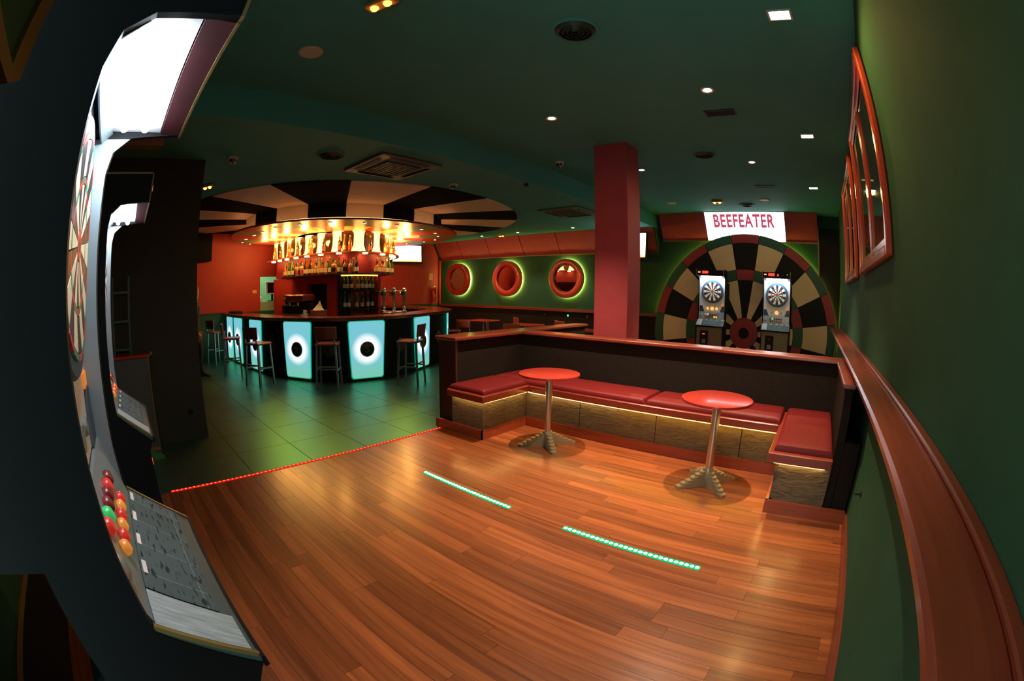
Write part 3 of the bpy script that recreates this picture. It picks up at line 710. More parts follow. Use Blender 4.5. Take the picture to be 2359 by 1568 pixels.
tag(MB().rbox(XR+.001, XR+.012, 9.28, 9.44, 1.88, 2.10, .003).build('safety_sign', mat('sign_orange', (.62, .20, .10), .5)), 'small square safety sign on the red wall above the fire extinguisher', 'sign')
tag(MB().rbox(XR+.001, XR+.012, 3.36, 3.48, 1.56, 1.64, .003).build('switch_plate', mat('switch_cream', (.75, .45, .16), .5)), 'small cream switch plate on the red wall left of the kitchen opening', 'switch')
for i, (sx_, m_, lb) in enumerate(((-6.9, VENTG, 'unlit round wall socket on the dark panel below the middle porthole'), (-6.18, emis('green_pilot', (.05, .9, .45), 1.5), 'tiny green pilot light on the dark panel below the right porthole'), (-5.6, GOLD, 'dull round wall socket on the dark panel next to the red column'))):
    tag(MB().lathe([(.0005, -.016), (.022, -.014), (.028, -.004), (.028, 0), (.0005, 0)], 16, (sx_, YF-.05, .93), 'y').build('wall_socket', m_), lb, 'socket')

# ================================================================== BAR
OUT = spline([(-11.15, 2.52), (-9.65, 2.56), (-8.34, 2.66), (-7.55, 2.92), (-6.92, 3.28), (-6.58, 3.78), (-6.47, 4.3), (-6.56, 4.95), (-6.87, 5.75), (-7.5, 6.85), (-8.3, 7.45), (-9.4, 7.85), (-11.15, 7.95)], 8)
bar = thing('bar_counter', 'curved black bar counter with dark wooden top and backlit blue panels', 'bar counter')
# OUT runs anticlockwise seen from above: its left side is the inside
sband(MB(), offset(OUT, .09), offset(OUT, .20), .0, 1.05).build('front', CABBLK, bar)
sband(MB(), offset(OUT, .13), offset(OUT, .19), .0, .05).build('plinth', BLACK, bar)
sband(MB(), offset(OUT, -.02), offset(OUT, .55), 1.05, 1.108).build('counter_top', COUNTW, bar)
sband(MB(), offset(OUT, .24), offset(OUT, .52), .90, .92).build('service_shelf', BLACK, bar)
FR = offset(OUT, .085)
def arc_at(x, y_):
    best = None; s = 0
    for i in range(len(FR)-1):
        d = (FR[i]-Vector((x, y_))).length
        if best is None or d < best[0]: best = (d, s)
        s += (FR[i+1]-FR[i]).length
    return best[1]
TEAL = emis('panel_edge_glow', (.0, .50, .26), .75)
MEDD = mat('medallion_dark', (.012, .030, .020), .35)
MEDW = mat('medallion_wood', (.055, .035, .022), .4)
NUMC = mat('medallion_number', (.22, .26, .08), .4)
def front_frame(s):
    p, t = along(FR, s); a = math.atan2(t.y, t.x)
    return Matrix.Translation((p.x, p.y, 0)) @ Matrix.Rotation(a, 4, 'Z')     # local +x along the front, -y outwards
centres = [(-10.75, 2.6), (-9.95, 2.6), (-8.80, 2.67), (-7.40, 3.05), (-6.56, 4.02), (-6.80, 5.55), (-7.62, 6.95)]
panel_s = [arc_at(*c) for c in centres]
med = {3: '9', 4: '5'}
for i, s in enumerate(panel_s):
    M_ = front_frame(s); wt, wb = (.33, .285) if i > 0 else (.28, .24)
    loc = M_.to_translation(); rz = M_.to_euler().z
    def quad(a, b, z0, z1, y0, y1):
        r = .03
        return MB().prism([(-b+r, z0), (b-r, z0), (b, z0+r), (a, z1-r), (a-r, z1), (-a+r, z1), (-a, z1-r), (-b, z0+r)], y0, y1, 'y')
    e = quad(wt+.016, wb+.016, .045, 1.042, -.012, .0).build('panel_edge', TEAL, bar); e.location = loc; e.rotation_euler = (0, 0, rz)
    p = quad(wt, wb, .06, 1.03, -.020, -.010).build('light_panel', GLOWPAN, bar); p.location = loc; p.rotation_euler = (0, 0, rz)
    q = MB().lathe([(.0005, -.045), (.105, -.045), (.118, -.035), (.118, -.018), (.0005, -.018)], 36, (0, 0, .555), 'y').build('medallion', MEDD, p, True)
    MB().torus(.122, .012, 40, 6, (0, -.030, .555), 'y').build('medallion_ring', mat('ring_blue', (.10, .35, .45), .3), p, True)
    if i in med:
        text_mesh(med[i], .17, .002, NUMC, 'number', p, Matrix.Translation((0, -.048, .555)) @ Matrix.Rotation(PI/2, 4, 'X'))
for a, b in zip(panel_s[2:], panel_s[3:]):
    M_ = front_frame((a+b)/2); o = MB().lathe([(.0005, -.03), (.11, -.03), (.125, -.02), (.125, 0), (.0005, 0)], 32, (0, 0, .57), 'y').build('wood_medallion', MEDW, bar, True)
    o.location = M_.to_translation(); o.rotation_euler = (0, 0, M_.to_euler().z)

# --- canopy with striped underside
CZ = 2.72
cp = thing('bar_canopy', 'round canopy over the bar, red and green stripes below and black and cream drum above', 'canopy')
C0 = (BC[0], BC[1], 0)
MB().lathe([(1.0, CZ+.004), (2.49, CZ+.004), (2.50, CZ+.008), (2.50, CZ+.022), (2.49, CZ+.026), (1.0, CZ+.026)], 96, C0).build('disc', REDP, cp)
CRED = mat('canopy_red', (.42, .030, .026), .35); CGRN = mat('canopy_green', (.10, .17, .06), .35); CYEL = mat('canopy_cream', (.70, .48, .18), .35)
for k in range(20):
    a0 = math.radians(-9+18*k)+.002; a1 = a0 + math.radians(18)-.004
    m_ = CRED if k % 2 == 0 else CGRN
    MB().prism(sector(BC, 1.72, 2.485, a0, a1, 5), CZ-.006, CZ+.004).build('stripe', m_, cp)
    MB().prism(sector(BC, 1.0, 1.71, a0, a1, 5), CZ-.006, CZ+.004).build('stripe', CYEL if k % 2 else CRED, cp)
    r = 2.17; MB().add([(BC[0]+q*math.cos(a), BC[1]+q*math.sin(a), z) for z in (CZ+.027, LC-.001) for q in (r, r-.05) for a in (a0, a1)], [(0,1,5,4),(2,6,7,3),(0,4,6,2),(1,3,7,5),(0,2,3,1),(4,5,7,6)]).build('drum_panel', WBLACK if k % 2 == 0 else CREAM, cp)
MB().torus(2.36, .012, 96, 6, (BC[0], BC[1], CZ+.040), 'z').build('cove_light', emis('cove_led', (1.0, .55, .22), 5.5), cp)
MINI = emis('canopy_spot_glass', (1.0, .95, .85), 14.0)
for k, (x, y_) in enumerate([(-10.24,2.508),(-9.632,2.523),(-9.009,2.523),(-8.384,2.52),(-7.881,2.54),(-7.304,2.596),(-6.856,2.877),(-6.454,3.253),(-6.236,3.78),(-6.187,4.405),(-6.318,5.044),(-6.579,5.599),(-6.916,5.958),(-7.438,6.322),(-7.935,6.42),(-8.482,6.334)]):
    f = 1.17/1.11; x, y_ = x*f, y_*f
    if math.hypot(x-BC[0], y_-BC[1]) > 2.44: a = math.atan2(y_-BC[1], x-BC[0]); x, y_ = BC[0]+2.4*math.cos(a), BC[1]+2.4*math.sin(a)
    o = MB().lathe([(.0005, -.006), (.028, -.006), (.028, 0), (.0005, 0)], 14).build('spot_glass', MINI, cp); o.location = (x, y_, CZ-.006)
    if 3 < k < 13: lamp('canopy_beam', 'SPOT', (x, y_, CZ-.03), 14, (1.0, .80, .55), cp, spot_size=math.radians(70), spot_blend=.6, shadow_soft_size=.02)
    o = MB().lathe([(.028, -.001), (.036, -.010), (.042, 0), (.028, 0)], 18).build('spot_bezel', CHROME, cp, True); o.location = (x, y_, CZ-.006)

# --- bottle tower in the middle of the bar
KF = spline([(-10.45, 3.74), (-9.35, 3.76), (-8.48, 3.88), (-7.86, 4.08), (-7.60, 4.28), (-7.51, 4.62), (-7.66, 5.06), (-7.95, 5.42), (-8.5, 5.78), (-9.35, 6.0), (-10.45, 6.05)], 10)
KL = sum((KF[i+1]-KF[i]).length for i in range(len(KF)-1))
tw = thing('bottle_tower', 'back bar tower with two lit bottle shelves under the canopy', 'back bar')
sband(MB(), offset(KF, .03), offset(KF, .20), 1.88, CZ-.008).build('core_wall', REDP, tw)
TSHELF = wood('shelf_wood', (.22, .06, .02), (.40, .13, .05), .3, .3, 0)
sband(MB(), offset(KF, -.24), offset(KF, .05), 2.275, 2.30).build('upper_shelf', TSHELF, tw)
SEC2 = [p for p in KF if p.x > -9.55 and p.y < 5.3]
sband(MB(), offset(SEC2, -.22), offset(SEC2, .05), 1.862, 1.885).build('lower_shelf', mat('shelf_dark', (.04, .018, .012), .3), tw)
SHADE = mat('lampshade_cream', (.85, .62, .30), .5, emit=(1.0, .56, .13), estr=4.0)
UPL = emis('uplight', (1.0, .62, .18), 40.0)
DARKM = mat('smoked_mirror', (.10, .055, .03), .10, .6)
def frame_on(pl, s, z):
    p, t = along(pl, s); return (p.x, p.y, z), math.atan2(t.y, t.x)
npair = 16; pitch = KL/npair
for k in range(npair):
    # lit flared column
    loc, rz = frame_on(KF, (k+.28)*pitch, 2.30); mb = MB(); rings = []
    for z, w_, d in ((.0, .150, .075), (.06, .140, .07), (.14, .122, .06), (.28, .118, .055), (.36, .124, .06), (.412, .135, .065)):
        rings.append([(w_*math.cos(a), -d*math.sin(a), z) for a in [PI*i/10 for i in range(11)]])
    mb.loft(rings); o = mb.build('lit_column', SHADE, tw, True); o.location = loc; o.rotation_euler = (0, 0, rz)
    u = MB().lathe([(.0005, 0), (.032, 0), (.032, .018), (.0005, .022)], 12, (0, -.105, .0)).build('uplight', UPL, o)
    loc, rz = frame_on(KF, (k+.78)*pitch, 2.30)
    o = MB().box(-.125, .125, -.028, .0, .02, .40).build('smoked_panel', DARKM, tw); o.location = loc; o.rotation_euler = (0, 0, rz)
    loc, rz = frame_on(KF, (k+.5)*pitch, 2.262)
    o = MB().lathe([(.0005, -.004), (.05, -.004), (.05, .012), (.0005, .012)], 16, (0, -.12, 0)).build('shelf_light', UPL, tw); o.location = loc; o.rotation_euler = (0, 0, rz)
# lower walls: red cabin wall with a dark opening, bottle alcove on the right
lw = MB().bar((-10.55, 3.79, .94), (-8.72, 3.92, .94), .10, 1.86); lw.bar((-8.72, 3.90, 1.79), (-7.96, 4.09, 1.79), .10, .16); lw.bar((-8.06, 4.06, .94), (-7.80, 4.14, .94), .10, 1.86)
lw.build('cabin_wall', REDP, tw)
MB().bar((-8.72, 3.99, .9), (-8.02, 4.17, .9), .04, 1.70).build('dark_opening', BLACK, tw)
AL = offset([p for p in KF if p.x > -7.78 and p.y < 5.05], .28)
sband(MB(), AL, offset(AL, .04), .0, 1.86).build('alcove_back', mat('alcove_red', (.40, .07, .03), .5), tw)
AF = [p for p in KF if p.x > -7.78 and p.y < 5.05]
for z in (1.545, 1.185): sband(MB(), offset(AF, -.02), offset(AF, .27), z, z+.025).build('alcove_shelf', BLACK, tw)
MB().bar((AF[0].x, AF[0].y, .94), (AF[0].x-.06, AF[0].y+.28, .94), .05, 1.86).build('alcove_side', BLACK, tw)
MB().bar((AF[-1].x, AF[-1].y, .94), (AF[-1].x-.28, AF[-1].y-.06, .94), .07, 1.86).build('alcove_side', REDP, tw)
sband(MB(), offset(AF, .02), offset(AF, .05), 1.842, 1.858).build('alcove_light', emis('alcove_led', (1.0, .50, .07), 3.5), tw)
sband(MB(), offset(KF, -.42), offset(KF, .02), 1.02, 1.05).build('back_counter', mat('back_counter_dark', (.06, .022, .014), .25), tw)
sband(MB(), offset(KF, -.38), offset(KF, .0), .0, 1.02).build('back_cabinet', BLACK, tw)
for k in range(11):
    loc, rz = frame_on(KF, (k+.6)*KL/11.3, CZ-.10)
    lamp('tower_glow', 'POINT', (loc[0]+.42*math.sin(rz), loc[1]-.42*math.cos(rz), CZ-.17), 21, (1.0, .48, .10), tw, shadow_soft_size=.05)

# --- bottles
GL = {'amber': mat('amber_glass', (.50, .17, .02), .08, spec=.8, trans=.35), 'green': mat('green_glass', (.06, .17, .03), .08, spec=.8, trans=.35), 'clear': mat('clear_glass', (.80, .68, .40), .06, spec=.8, trans=.55),
      'dark': mat('dark_bottle_glass', (.035, .020, .012), .08, spec=.8), 'red': mat('red_glass', (.55, .04, .02), .08, spec=.8, trans=.35)}
CAPM = {'gold': mat('gold_cap', (.65, .42, .10), .3, .7), 'black': BLACK, 'white': PLASTW, 'red': mat('red_cap', (.5, .03, .02), .4)}
LBL = {'cream': mat('cream_label', (.72, .58, .34), .6), 'red': mat('red_label', (.50, .06, .03), .6), 'white': mat('white_label', (.75, .72, .64), .6), 'black': BLACK}
SHAPES = {'tall': [(.0005, 0), (.033, 0), (.036, .008), (.036, .17), (.030, .205), (.014, .235), (.0125, .285), (.0005, .285)],
          'square': [(.0005, 0), (.042, 0), (.045, .008), (.045, .145), (.036, .172), (.015, .190), (.0135, .235), (.0005, .235)],
          'long': [(.0005, 0), (.034, 0), (.037, .008), (.037, .15), (.026, .20), (.015, .24), (.013, .305), (.0005, .305)],
          'squat': [(.0005, 0), (.046, 0), (.052, .02), (.050, .10), (.034, .145), (.015, .165), (.014, .205), (.0005, .205)]}
BM = {k: MB().lathe(v, 14) for k, v in SHAPES.items()}
proto = {}
def bottle(shape, glass, cap, lab, loc, label, group):
    key = (shape, glass, cap, lab)
    if key not in proto:
        o = BM[shape].build('bottle', GL[glass], None, True); h = SHAPES[shape][-1][1]
        MB().lathe([(.0005, h-.004), (.0165, h-.004), (.0165, h+.024), (.0005, h+.024)], 12).build('bottle_cap', CAPM[cap], o)
        r = SHAPES[shape][2][0]+.001 if shape != 'squat' else .0525
        MB().lathe([(r, .035), (r, .115), (r-.002, .115), (r-.002, .035)], 14).build('bottle_label', LBL[lab], o, True)
        proto[key] = o
    else: o = copy_tree(proto[key])
    o.location = loc; o.rotation_euler = (0, 0, random.uniform(0, 6.28)); tag(o, label, 'bottle', group)
    return o
GN = {'amber': 'amber', 'green': 'green', 'clear': 'clear', 'dark': 'dark', 'red': 'red'}
kinds = [('tall', 'amber', 'gold', 'cream'), ('square', 'clear', 'white', 'red'), ('long', 'green', 'gold', 'white'), ('squat', 'red', 'black', 'cream'), ('tall', 'dark', 'red', 'white'), ('square', 'amber', 'black', 'black'), ('long', 'clear', 'gold', 'cream')]
up_k = [('long', 'amber', 'gold', 'cream'), ('tall', 'amber', 'gold', 'red'), ('tall', 'dark', 'gold', 'red'), ('long', 'clear', 'gold', 'cream')]
def edge_pt(pl, s, d, z):
    p, t = along(pl, s); return (p.x + t.y*d, p.y - t.x*d, z)
def side_word(u): return 'far left' if u < .17 else 'left' if u < .34 else 'middle' if u < .52 else 'right'
for k in range(11):          # upper shelf: in front of the smoked panels and between columns
    for j, (u, d) in enumerate(((.70, .13), (.90, .14), (.50, .10))):
        if k % 2 and j == 1: continue
        if j == 2 and k % 3: continue
        q = up_k[(k*2+j) % 4]
        bottle(*q, edge_pt(KF, (k+u)*pitch, d, 2.301), '%s %s bottle with %s label on the %s part of the upper lit shelf' % ({'long': 'long-necked', 'tall': 'slim'}[q[0]], GN[q[1]], q[3], side_word((k+u)/npair)), 'bottles on the upper bar shelf')
L2 = sum((SEC2[i+1]-SEC2[i]).length for i in range(len(SEC2)-1)); s = .06; k = 0
while s < L2 - .05:
    if not (2.12 < s < 2.36):
        q = kinds[(k*3 + k//4) % 7]
        bottle(*q, edge_pt(SEC2, s, .155+.02*(k % 2), 1.886), '%s %s bottle with %s label on the %s part of the crowded lower shelf' % (q[0], GN[q[1]], q[3], side_word(s/L2*.72)), 'bottles on the lower bar shelf')
        if k % 2 == 0:
            q = kinds[(k*5+2) % 7]; bottle(*q, edge_pt(SEC2, s+.045, .055, 1.886), '%s %s bottle with %s label on the %s part of the crowded lower shelf' % (q[0], GN[q[1]], q[3], side_word(s/L2*.72)), 'bottles on the lower bar shelf')
    s += .088; k += 1
LA = sum((AF[i+1]-AF[i]).length for i in range(len(AF)-1))
for row_, (z, us) in enumerate(((1.571, (.06, .165, .27, .42, .54, .66, .78, .90)), (1.211, (.10, .20, .40, .55, .72, .88)))):
    for j, u in enumerate(us):
        q = [('tall', 'dark', 'gold', 'cream'), ('long', 'green', 'gold', 'white'), ('long', 'dark', 'black', 'white'), ('tall', 'green', 'gold', 'cream')][(j+row_) % 4]
        bottle(*q, edge_pt(AF, u*LA, -.10, z), '%s wine bottle, %s from the left in the %s row of the dim alcove' % (GN[q[1]], ('first', 'second', 'third', 'fourth', 'fifth', 'sixth', 'seventh', 'eighth')[j], ('upper', 'lower')[row_]), 'bottles in the alcove')

# --- beer taps
tray = tag(MB().rbox(-.32, .32, -.10, .10, 0, .022, .006).build('drip_tray', STEEL), 'steel drip tray under the beer taps on the bar', 'tray'); tray.location = (-7.30, 5.16, 1.108); tray.rotation_euler = (0, 0, math.radians(113))
for i, (x, y_, lb) in enumerate(((-7.41, 4.98, 'chrome beer tap nearest the bottle tower'), (-7.33, 5.17, 'middle chrome beer tap of the three on the bar'), (-7.25, 5.37, 'chrome beer tap farthest from the bottle tower'))):
    t = thing('beer_tap', lb, 'beer tap', (x, y_, 1.131), math.radians(20), 'chrome beer taps')
    MB().lathe([(.0005, 0), (.055, 0), (.055, .014), (.038, .03), (.030, .09), (.034, .26), (.045, .36), (.050, .41), (.036, .455), (.0005, .47)], 20).build('column', CHROME, t, True)
    MB().lathe([(.0005, 0), (.018, 0), (.018, .10), (.010, .11), (.0005, .11)], 12, (.0, -.14, .39), 'y').build('spigot', CHROME, t, True)
    MB().tube([(0, -.13, .39), (0, -.14, .37), (0, -.14, .31)], .010, 8).build('nozzle', CHROME, t, True)
    MB().tube([(-.02, -.05, .40), (-.10, -.06, .405), (-.17, -.06, .41)], [.012, .010, .016], 8).build('handle', GOLD, t, True)
    MB().lathe([(.0005, -.012), (.045, -.012), (.045, .0), (.0005, 0)], 20, (0, -.048, .36), 'y').build('badge', mat('tap_badge', (.06, .08, .05), .3), t)
# --- coffee machine and things on the back counter
cm = thing('coffee_machine', 'dark red and chrome espresso machine on the back counter', 'coffee machine', (-8.53, 3.60, 1.051), math.radians(13))
MB().rbox(-.36, .36, -.18, .18, .30, .46, .03).build('head', mat('espresso_red', (.10, .012, .012), .25, coat=.4), cm, True)
MB().rbox(-.36, .36, -.02, .18, .02, .30, .01).build('back_panel', BLACK, cm)
MB().rbox(-.36, .36, -.22, .0, .02, .07, .008).build('drip_tray', CHROME, cm)
for sx_ in (-.18, .12):
    MB().lathe([(.0005, .23), (.035, .23), (.038, .30), (.0005, .30)], 16, (sx_, -.12, 0)).build('group_head', CHROME, cm, True)
    MB().tube([(sx_, -.14, .24), (sx_, -.28, .225)], .014, 8).build('portafilter_handle', BLACK, cm, True)
MB().lathe([(.0005, -.01), (.03, -.01), (.03, 0), (.0005, 0)], 16, (-.28, -.18, .38), 'y').build('gauge', PLASTW, cm)
for sx_ in (-.34, .34): MB().bar((sx_, -.1, 0), (sx_, -.1, .03), .03).build('foot', BLACK, cm)
gr = thing('coffee_grinder', 'black coffee grinder left of the espresso machine', 'grinder', (-9.02, 3.52, 1.05))
MB().rbox(-.08, .08, -.10, .10, 0, .26, .02).build('body', BLACK, gr, True); MB().lathe([(.0005, .26), (.045, .26), (.085, .36), (.085, .42), (.0005, .43)], 16).build('hopper', mat('smoked_plastic', (.16, .05, .03), .2), gr, True)
for k in range(3):
    for j in range(3 - k):
        t = thing('coffee_cup', 'white coffee cup in the %s row of the small pile beside the espresso machine' % ('bottom', 'second', 'top')[k], 'cup', (-8.10+.08*j+.04*k, 3.50, 1.051+.053*k), PI/2, 'white cups by the espresso machine')
        MB().lathe([(.0005, 0), (.020, 0), (.036, .046), (.037, .052), (.034, .052), (.018, .008), (.0005, .006)], 16).build('bowl', WHITE, t, True); MB().torus(.014, .004, 12, 5, (.042, 0, .03), 'y').build('handle', WHITE, t, True)
tag(MB().loft([[(.16*math.cos(a), .10*math.sin(a), 0) for a in [2*PI*i/18 for i in range(18)]], [(.02+.10*math.cos(a), .06*math.sin(a), .05) for a in [2*PI*i/18 for i in range(18)]], [(.06+.035*math.cos(a), .03*math.sin(a), .11) for a in [2*PI*i/18 for i in range(18)]], [(.07+.006*math.cos(a), .006*math.sin(a), .17) for a in [2*PI*i/18 for i in range(18)]]]).build('folded_cloth', mat('pale_cloth', (.62, .66, .42), .8), None, True, Matrix.Translation((-7.76, 3.68, 1.21))), 'peaked pale folded cloth on the box by the bottle alcove', 'cloth')
tag(MB().rbox(-7.88, -7.60, 3.56, 3.80, 1.051, 1.21, .01).build('counter_box', mat('dull_red_box', (.20, .05, .03), .5)), 'low dull red box under the folded cloth on the back counter', 'box')
# kitchen items seen through the opening
km = thing('kitchen_monitor', 'white framed monitor in the pale green kitchen opening', 'monitor', (XR-.50, 4.10, 1.36), math.radians(90))
MB().rbox(-.20, .20, -.03, .03, .16, .50, .01).build('case', WHITE, km); MB().box(-.15, .15, -.035, -.03, .20, .46).build('screen', BLACK, km); MB().bar((0, 0, 0), (0, 0, .18), .05).build('stand', BLACK, km); MB().rbox(-.12, .12, -.08, .08, -.02, .0, .004).build('foot', BLACK, km)
struct('trim_8', MB().box(XR-1.2, XR-.2, OY0-.55, OY1+.85, .9, 1.34-.0), mat('kitchen_unit', (.35, .5, .4), .4))
kp = thing('white_pot', 'white pot standing left of the kitchen monitor', 'pot', (XR-.42, 3.70, 1.34))
MB().lathe([(.0005, 0), (.06, 0), (.085, .05), (.09, .10), (.0005, .11)], 18).build('body', WHITE, kp, True); MB().lathe([(.0005, .11), (.07, .11), (.02, .15), (.0005, .16)], 14).build('lid', WHITE, kp, True)
tag(MB().rbox(-11.1, -10.55, 2.66, 2.90, 1.109, 1.155, .008).build('serving_board', BLACK), 'long black board lying at the far left end of the bar', 'board')

# ================================================================== STOOLS, CHAIRS AND TABLES
def make_stool():
    t = empty('bar_stool')
    MB().rbox(-.185, .185, -.18, .18, .695, .732, .012).build('seat', SEATW, t)
    for sx_ in (-1, 1):
        for sy in (-1, 1):
            MB().bar((sx_*.185, sy*.18, 0), (sx_*.155, sy*.150, .695), .030).build('leg', GREYM, t)
        MB().bar((sx_*.145, -.165, .70), (sx_*.140, -.205, .98), .022).build('back_post', GREYM, t)
        MB().bar((sx_*.175, -.165, .30), (sx_*.175, .165, .30), .022).build('side_rung', GREYM, t)
    MB().bar((-.172, .165, .26), (.172, .165, .26), .022).build('front_rung', GREYM, t)
    MB().bar((-.172, -.165, .36), (.172, -.165, .36), .022).build('back_rung', GREYM, t)
    mb = MB(); mb.loft([[(-.185+.37*u, -.205+.03*(2*u-1)**2-.012+dy, z) for z, dy in ((.80, 0), (.99, -.022), (1.0, -.012), (.995, -.0), (.80, .018))] for u in [i/8 for i in range(9)]])
    mb.build('backrest', wood('backrest_wood', (.12, .022, .014), (.24, .05, .03), .3, .3, 0), t)
    return t
st = make_stool()
stools = [(-6.56, 3.27, 'bar stool between the lit panels numbered nine and five'), (-5.90, 4.50, 'bar stool turned sideways in front of the rightmost lit panel'), (-7.50, 2.33, 'bar stool left of the lit panel numbered nine'), (-8.80, 2.15, 'second bar stool from the dark pillar'), (-10.62, 2.20, 'bar stool farthest left, by the green lower wall')]
for i, (x, y_, lb) in enumerate(stools):
    o = st if i == 0 else copy_tree(st)
    p, t = along(OUT, arc_at(x, y_)); a = math.atan2(t.y, t.x)
    a += (0, .55, .05, -.35, .35)[i]
    o.location = (x, y_, 0); o.rotation_euler = (0, 0, a); tag(o, lb, 'stool', 'bar stools along the counter')

def make_chair():
    t = empty('low_chair')
    MB().rbox(-.20, .20, -.20, .20, .43, .465, .012).build('seat', SEATW, t)
    for sx_ in (-1, 1):
        MB().bar((sx_*.18, .18, 0), (sx_*.175, .175, .43), .028).build('leg', GREYM, t)
        MB().bar((sx_*.18, -.20, 0), (sx_*.175, -.18, .43), .028).build('leg', GREYM, t)
        MB().bar((sx_*.17, -.185, .43), (sx_*.165, -.23, .80), .022).build('back_post', GREYM, t)
    MB().rbox(-.20, .20, -.235, -.205, .62, .82, .01).build('backrest', SEATW, t)
    return t
def make_square_table():
    t = empty('small_table')
    MB().rbox(-.35, .35, -.30, .30, .72, .75, .008).build('table_top', LAMRED, t)
    MB().lathe([(.0005, .02), (.03, .02), (.03, .72), (.0005, .72)], 14).build('pole', GREYM, t, True)
    MB().rbox(-.22, .22, -.22, .22, 0, .02, .005).build('base', BLACK, t)
    return t
tb = make_square_table(); ch = make_chair()
for i, (x, y_, lb) in enumerate(((-8.30, 8.80, 'small red table below the middle porthole'), (-6.55, 8.42, 'small red table left of the far partition cap'), (-4.55, 8.25, 'small red table beside the red column'))):
    o = tb if i == 0 else copy_tree(tb); o.location = (x, y_, 0); o.rotation_euler = (0, 0, .1); tag(o, lb, 'table', 'small tables under the portholes')
for i, (x, y_, rz, lb) in enumerate(((-8.90, 8.25, -.8, 'wooden chair with raised back just right of the bar end'), (-8.05, 7.95, .3, 'wooden chair on the near side of the table below the middle porthole'), (-7.75, 9.20, 2.6, 'wooden chair against the wall under the middle porthole'), (-7.05, 7.95, -.9, 'wooden chair between the two small red tables'), (-6.15, 8.95, 2.8, 'wooden chair behind the second small red table'), (-6.35, 7.75, .4, 'wooden chair in front of the second small red table'))):
    o = ch if i == 0 else copy_tree(ch); o.location = (x, y_, 0); o.rotation_euler = (0, 0, rz); tag(o, lb, 'chair', 'low chairs under the portholes')

# ================================================================== DART MACHINES
TUBE = emis('fluorescent_tube', (.82, .94, 1.0), 56.0)
REDLED = emis('red_digit', (1.0, .05, .03), 2.2); ORLED = emis('orange_lamp', (1.0, .30, .08), 2.0); GRLED = emis('green_lamp', (.05, .75, .22), 1.2); YLED = emis('yellow_lamp', (1.0, .52, .05), 1.6)
REDBTN = mat('red_button', (.60, .03, .025), .25, emit=(1, .05, .03), estr=.25); ORBTN = mat('orange_button', (.75, .25, .05), .25, emit=(1, .35, .05), estr=.35); GRBTN = mat('green_button', (.05, .45, .12), .25, emit=(.05, .7, .2), estr=.35); REDDIM = mat('dim_red_button', (.26, .02, .02), .25)
PALE = mat('target_pale', (.82, .80, .62), .5); TBLK = mat('target_black', (.02, .02, .03), .4); TRED = mat('target_red', (.60, .05, .05), .4); TGRN = mat('target_green', (.03, .30, .16), .4); TBLU = mat('target_blue', (.02, .10, .22), .4)
STEELP = mat('olive_steel', (.22, .18, .11), .45, .5)
LIPR = mat('hood_lip_red', (.055, .008, .012), .5)
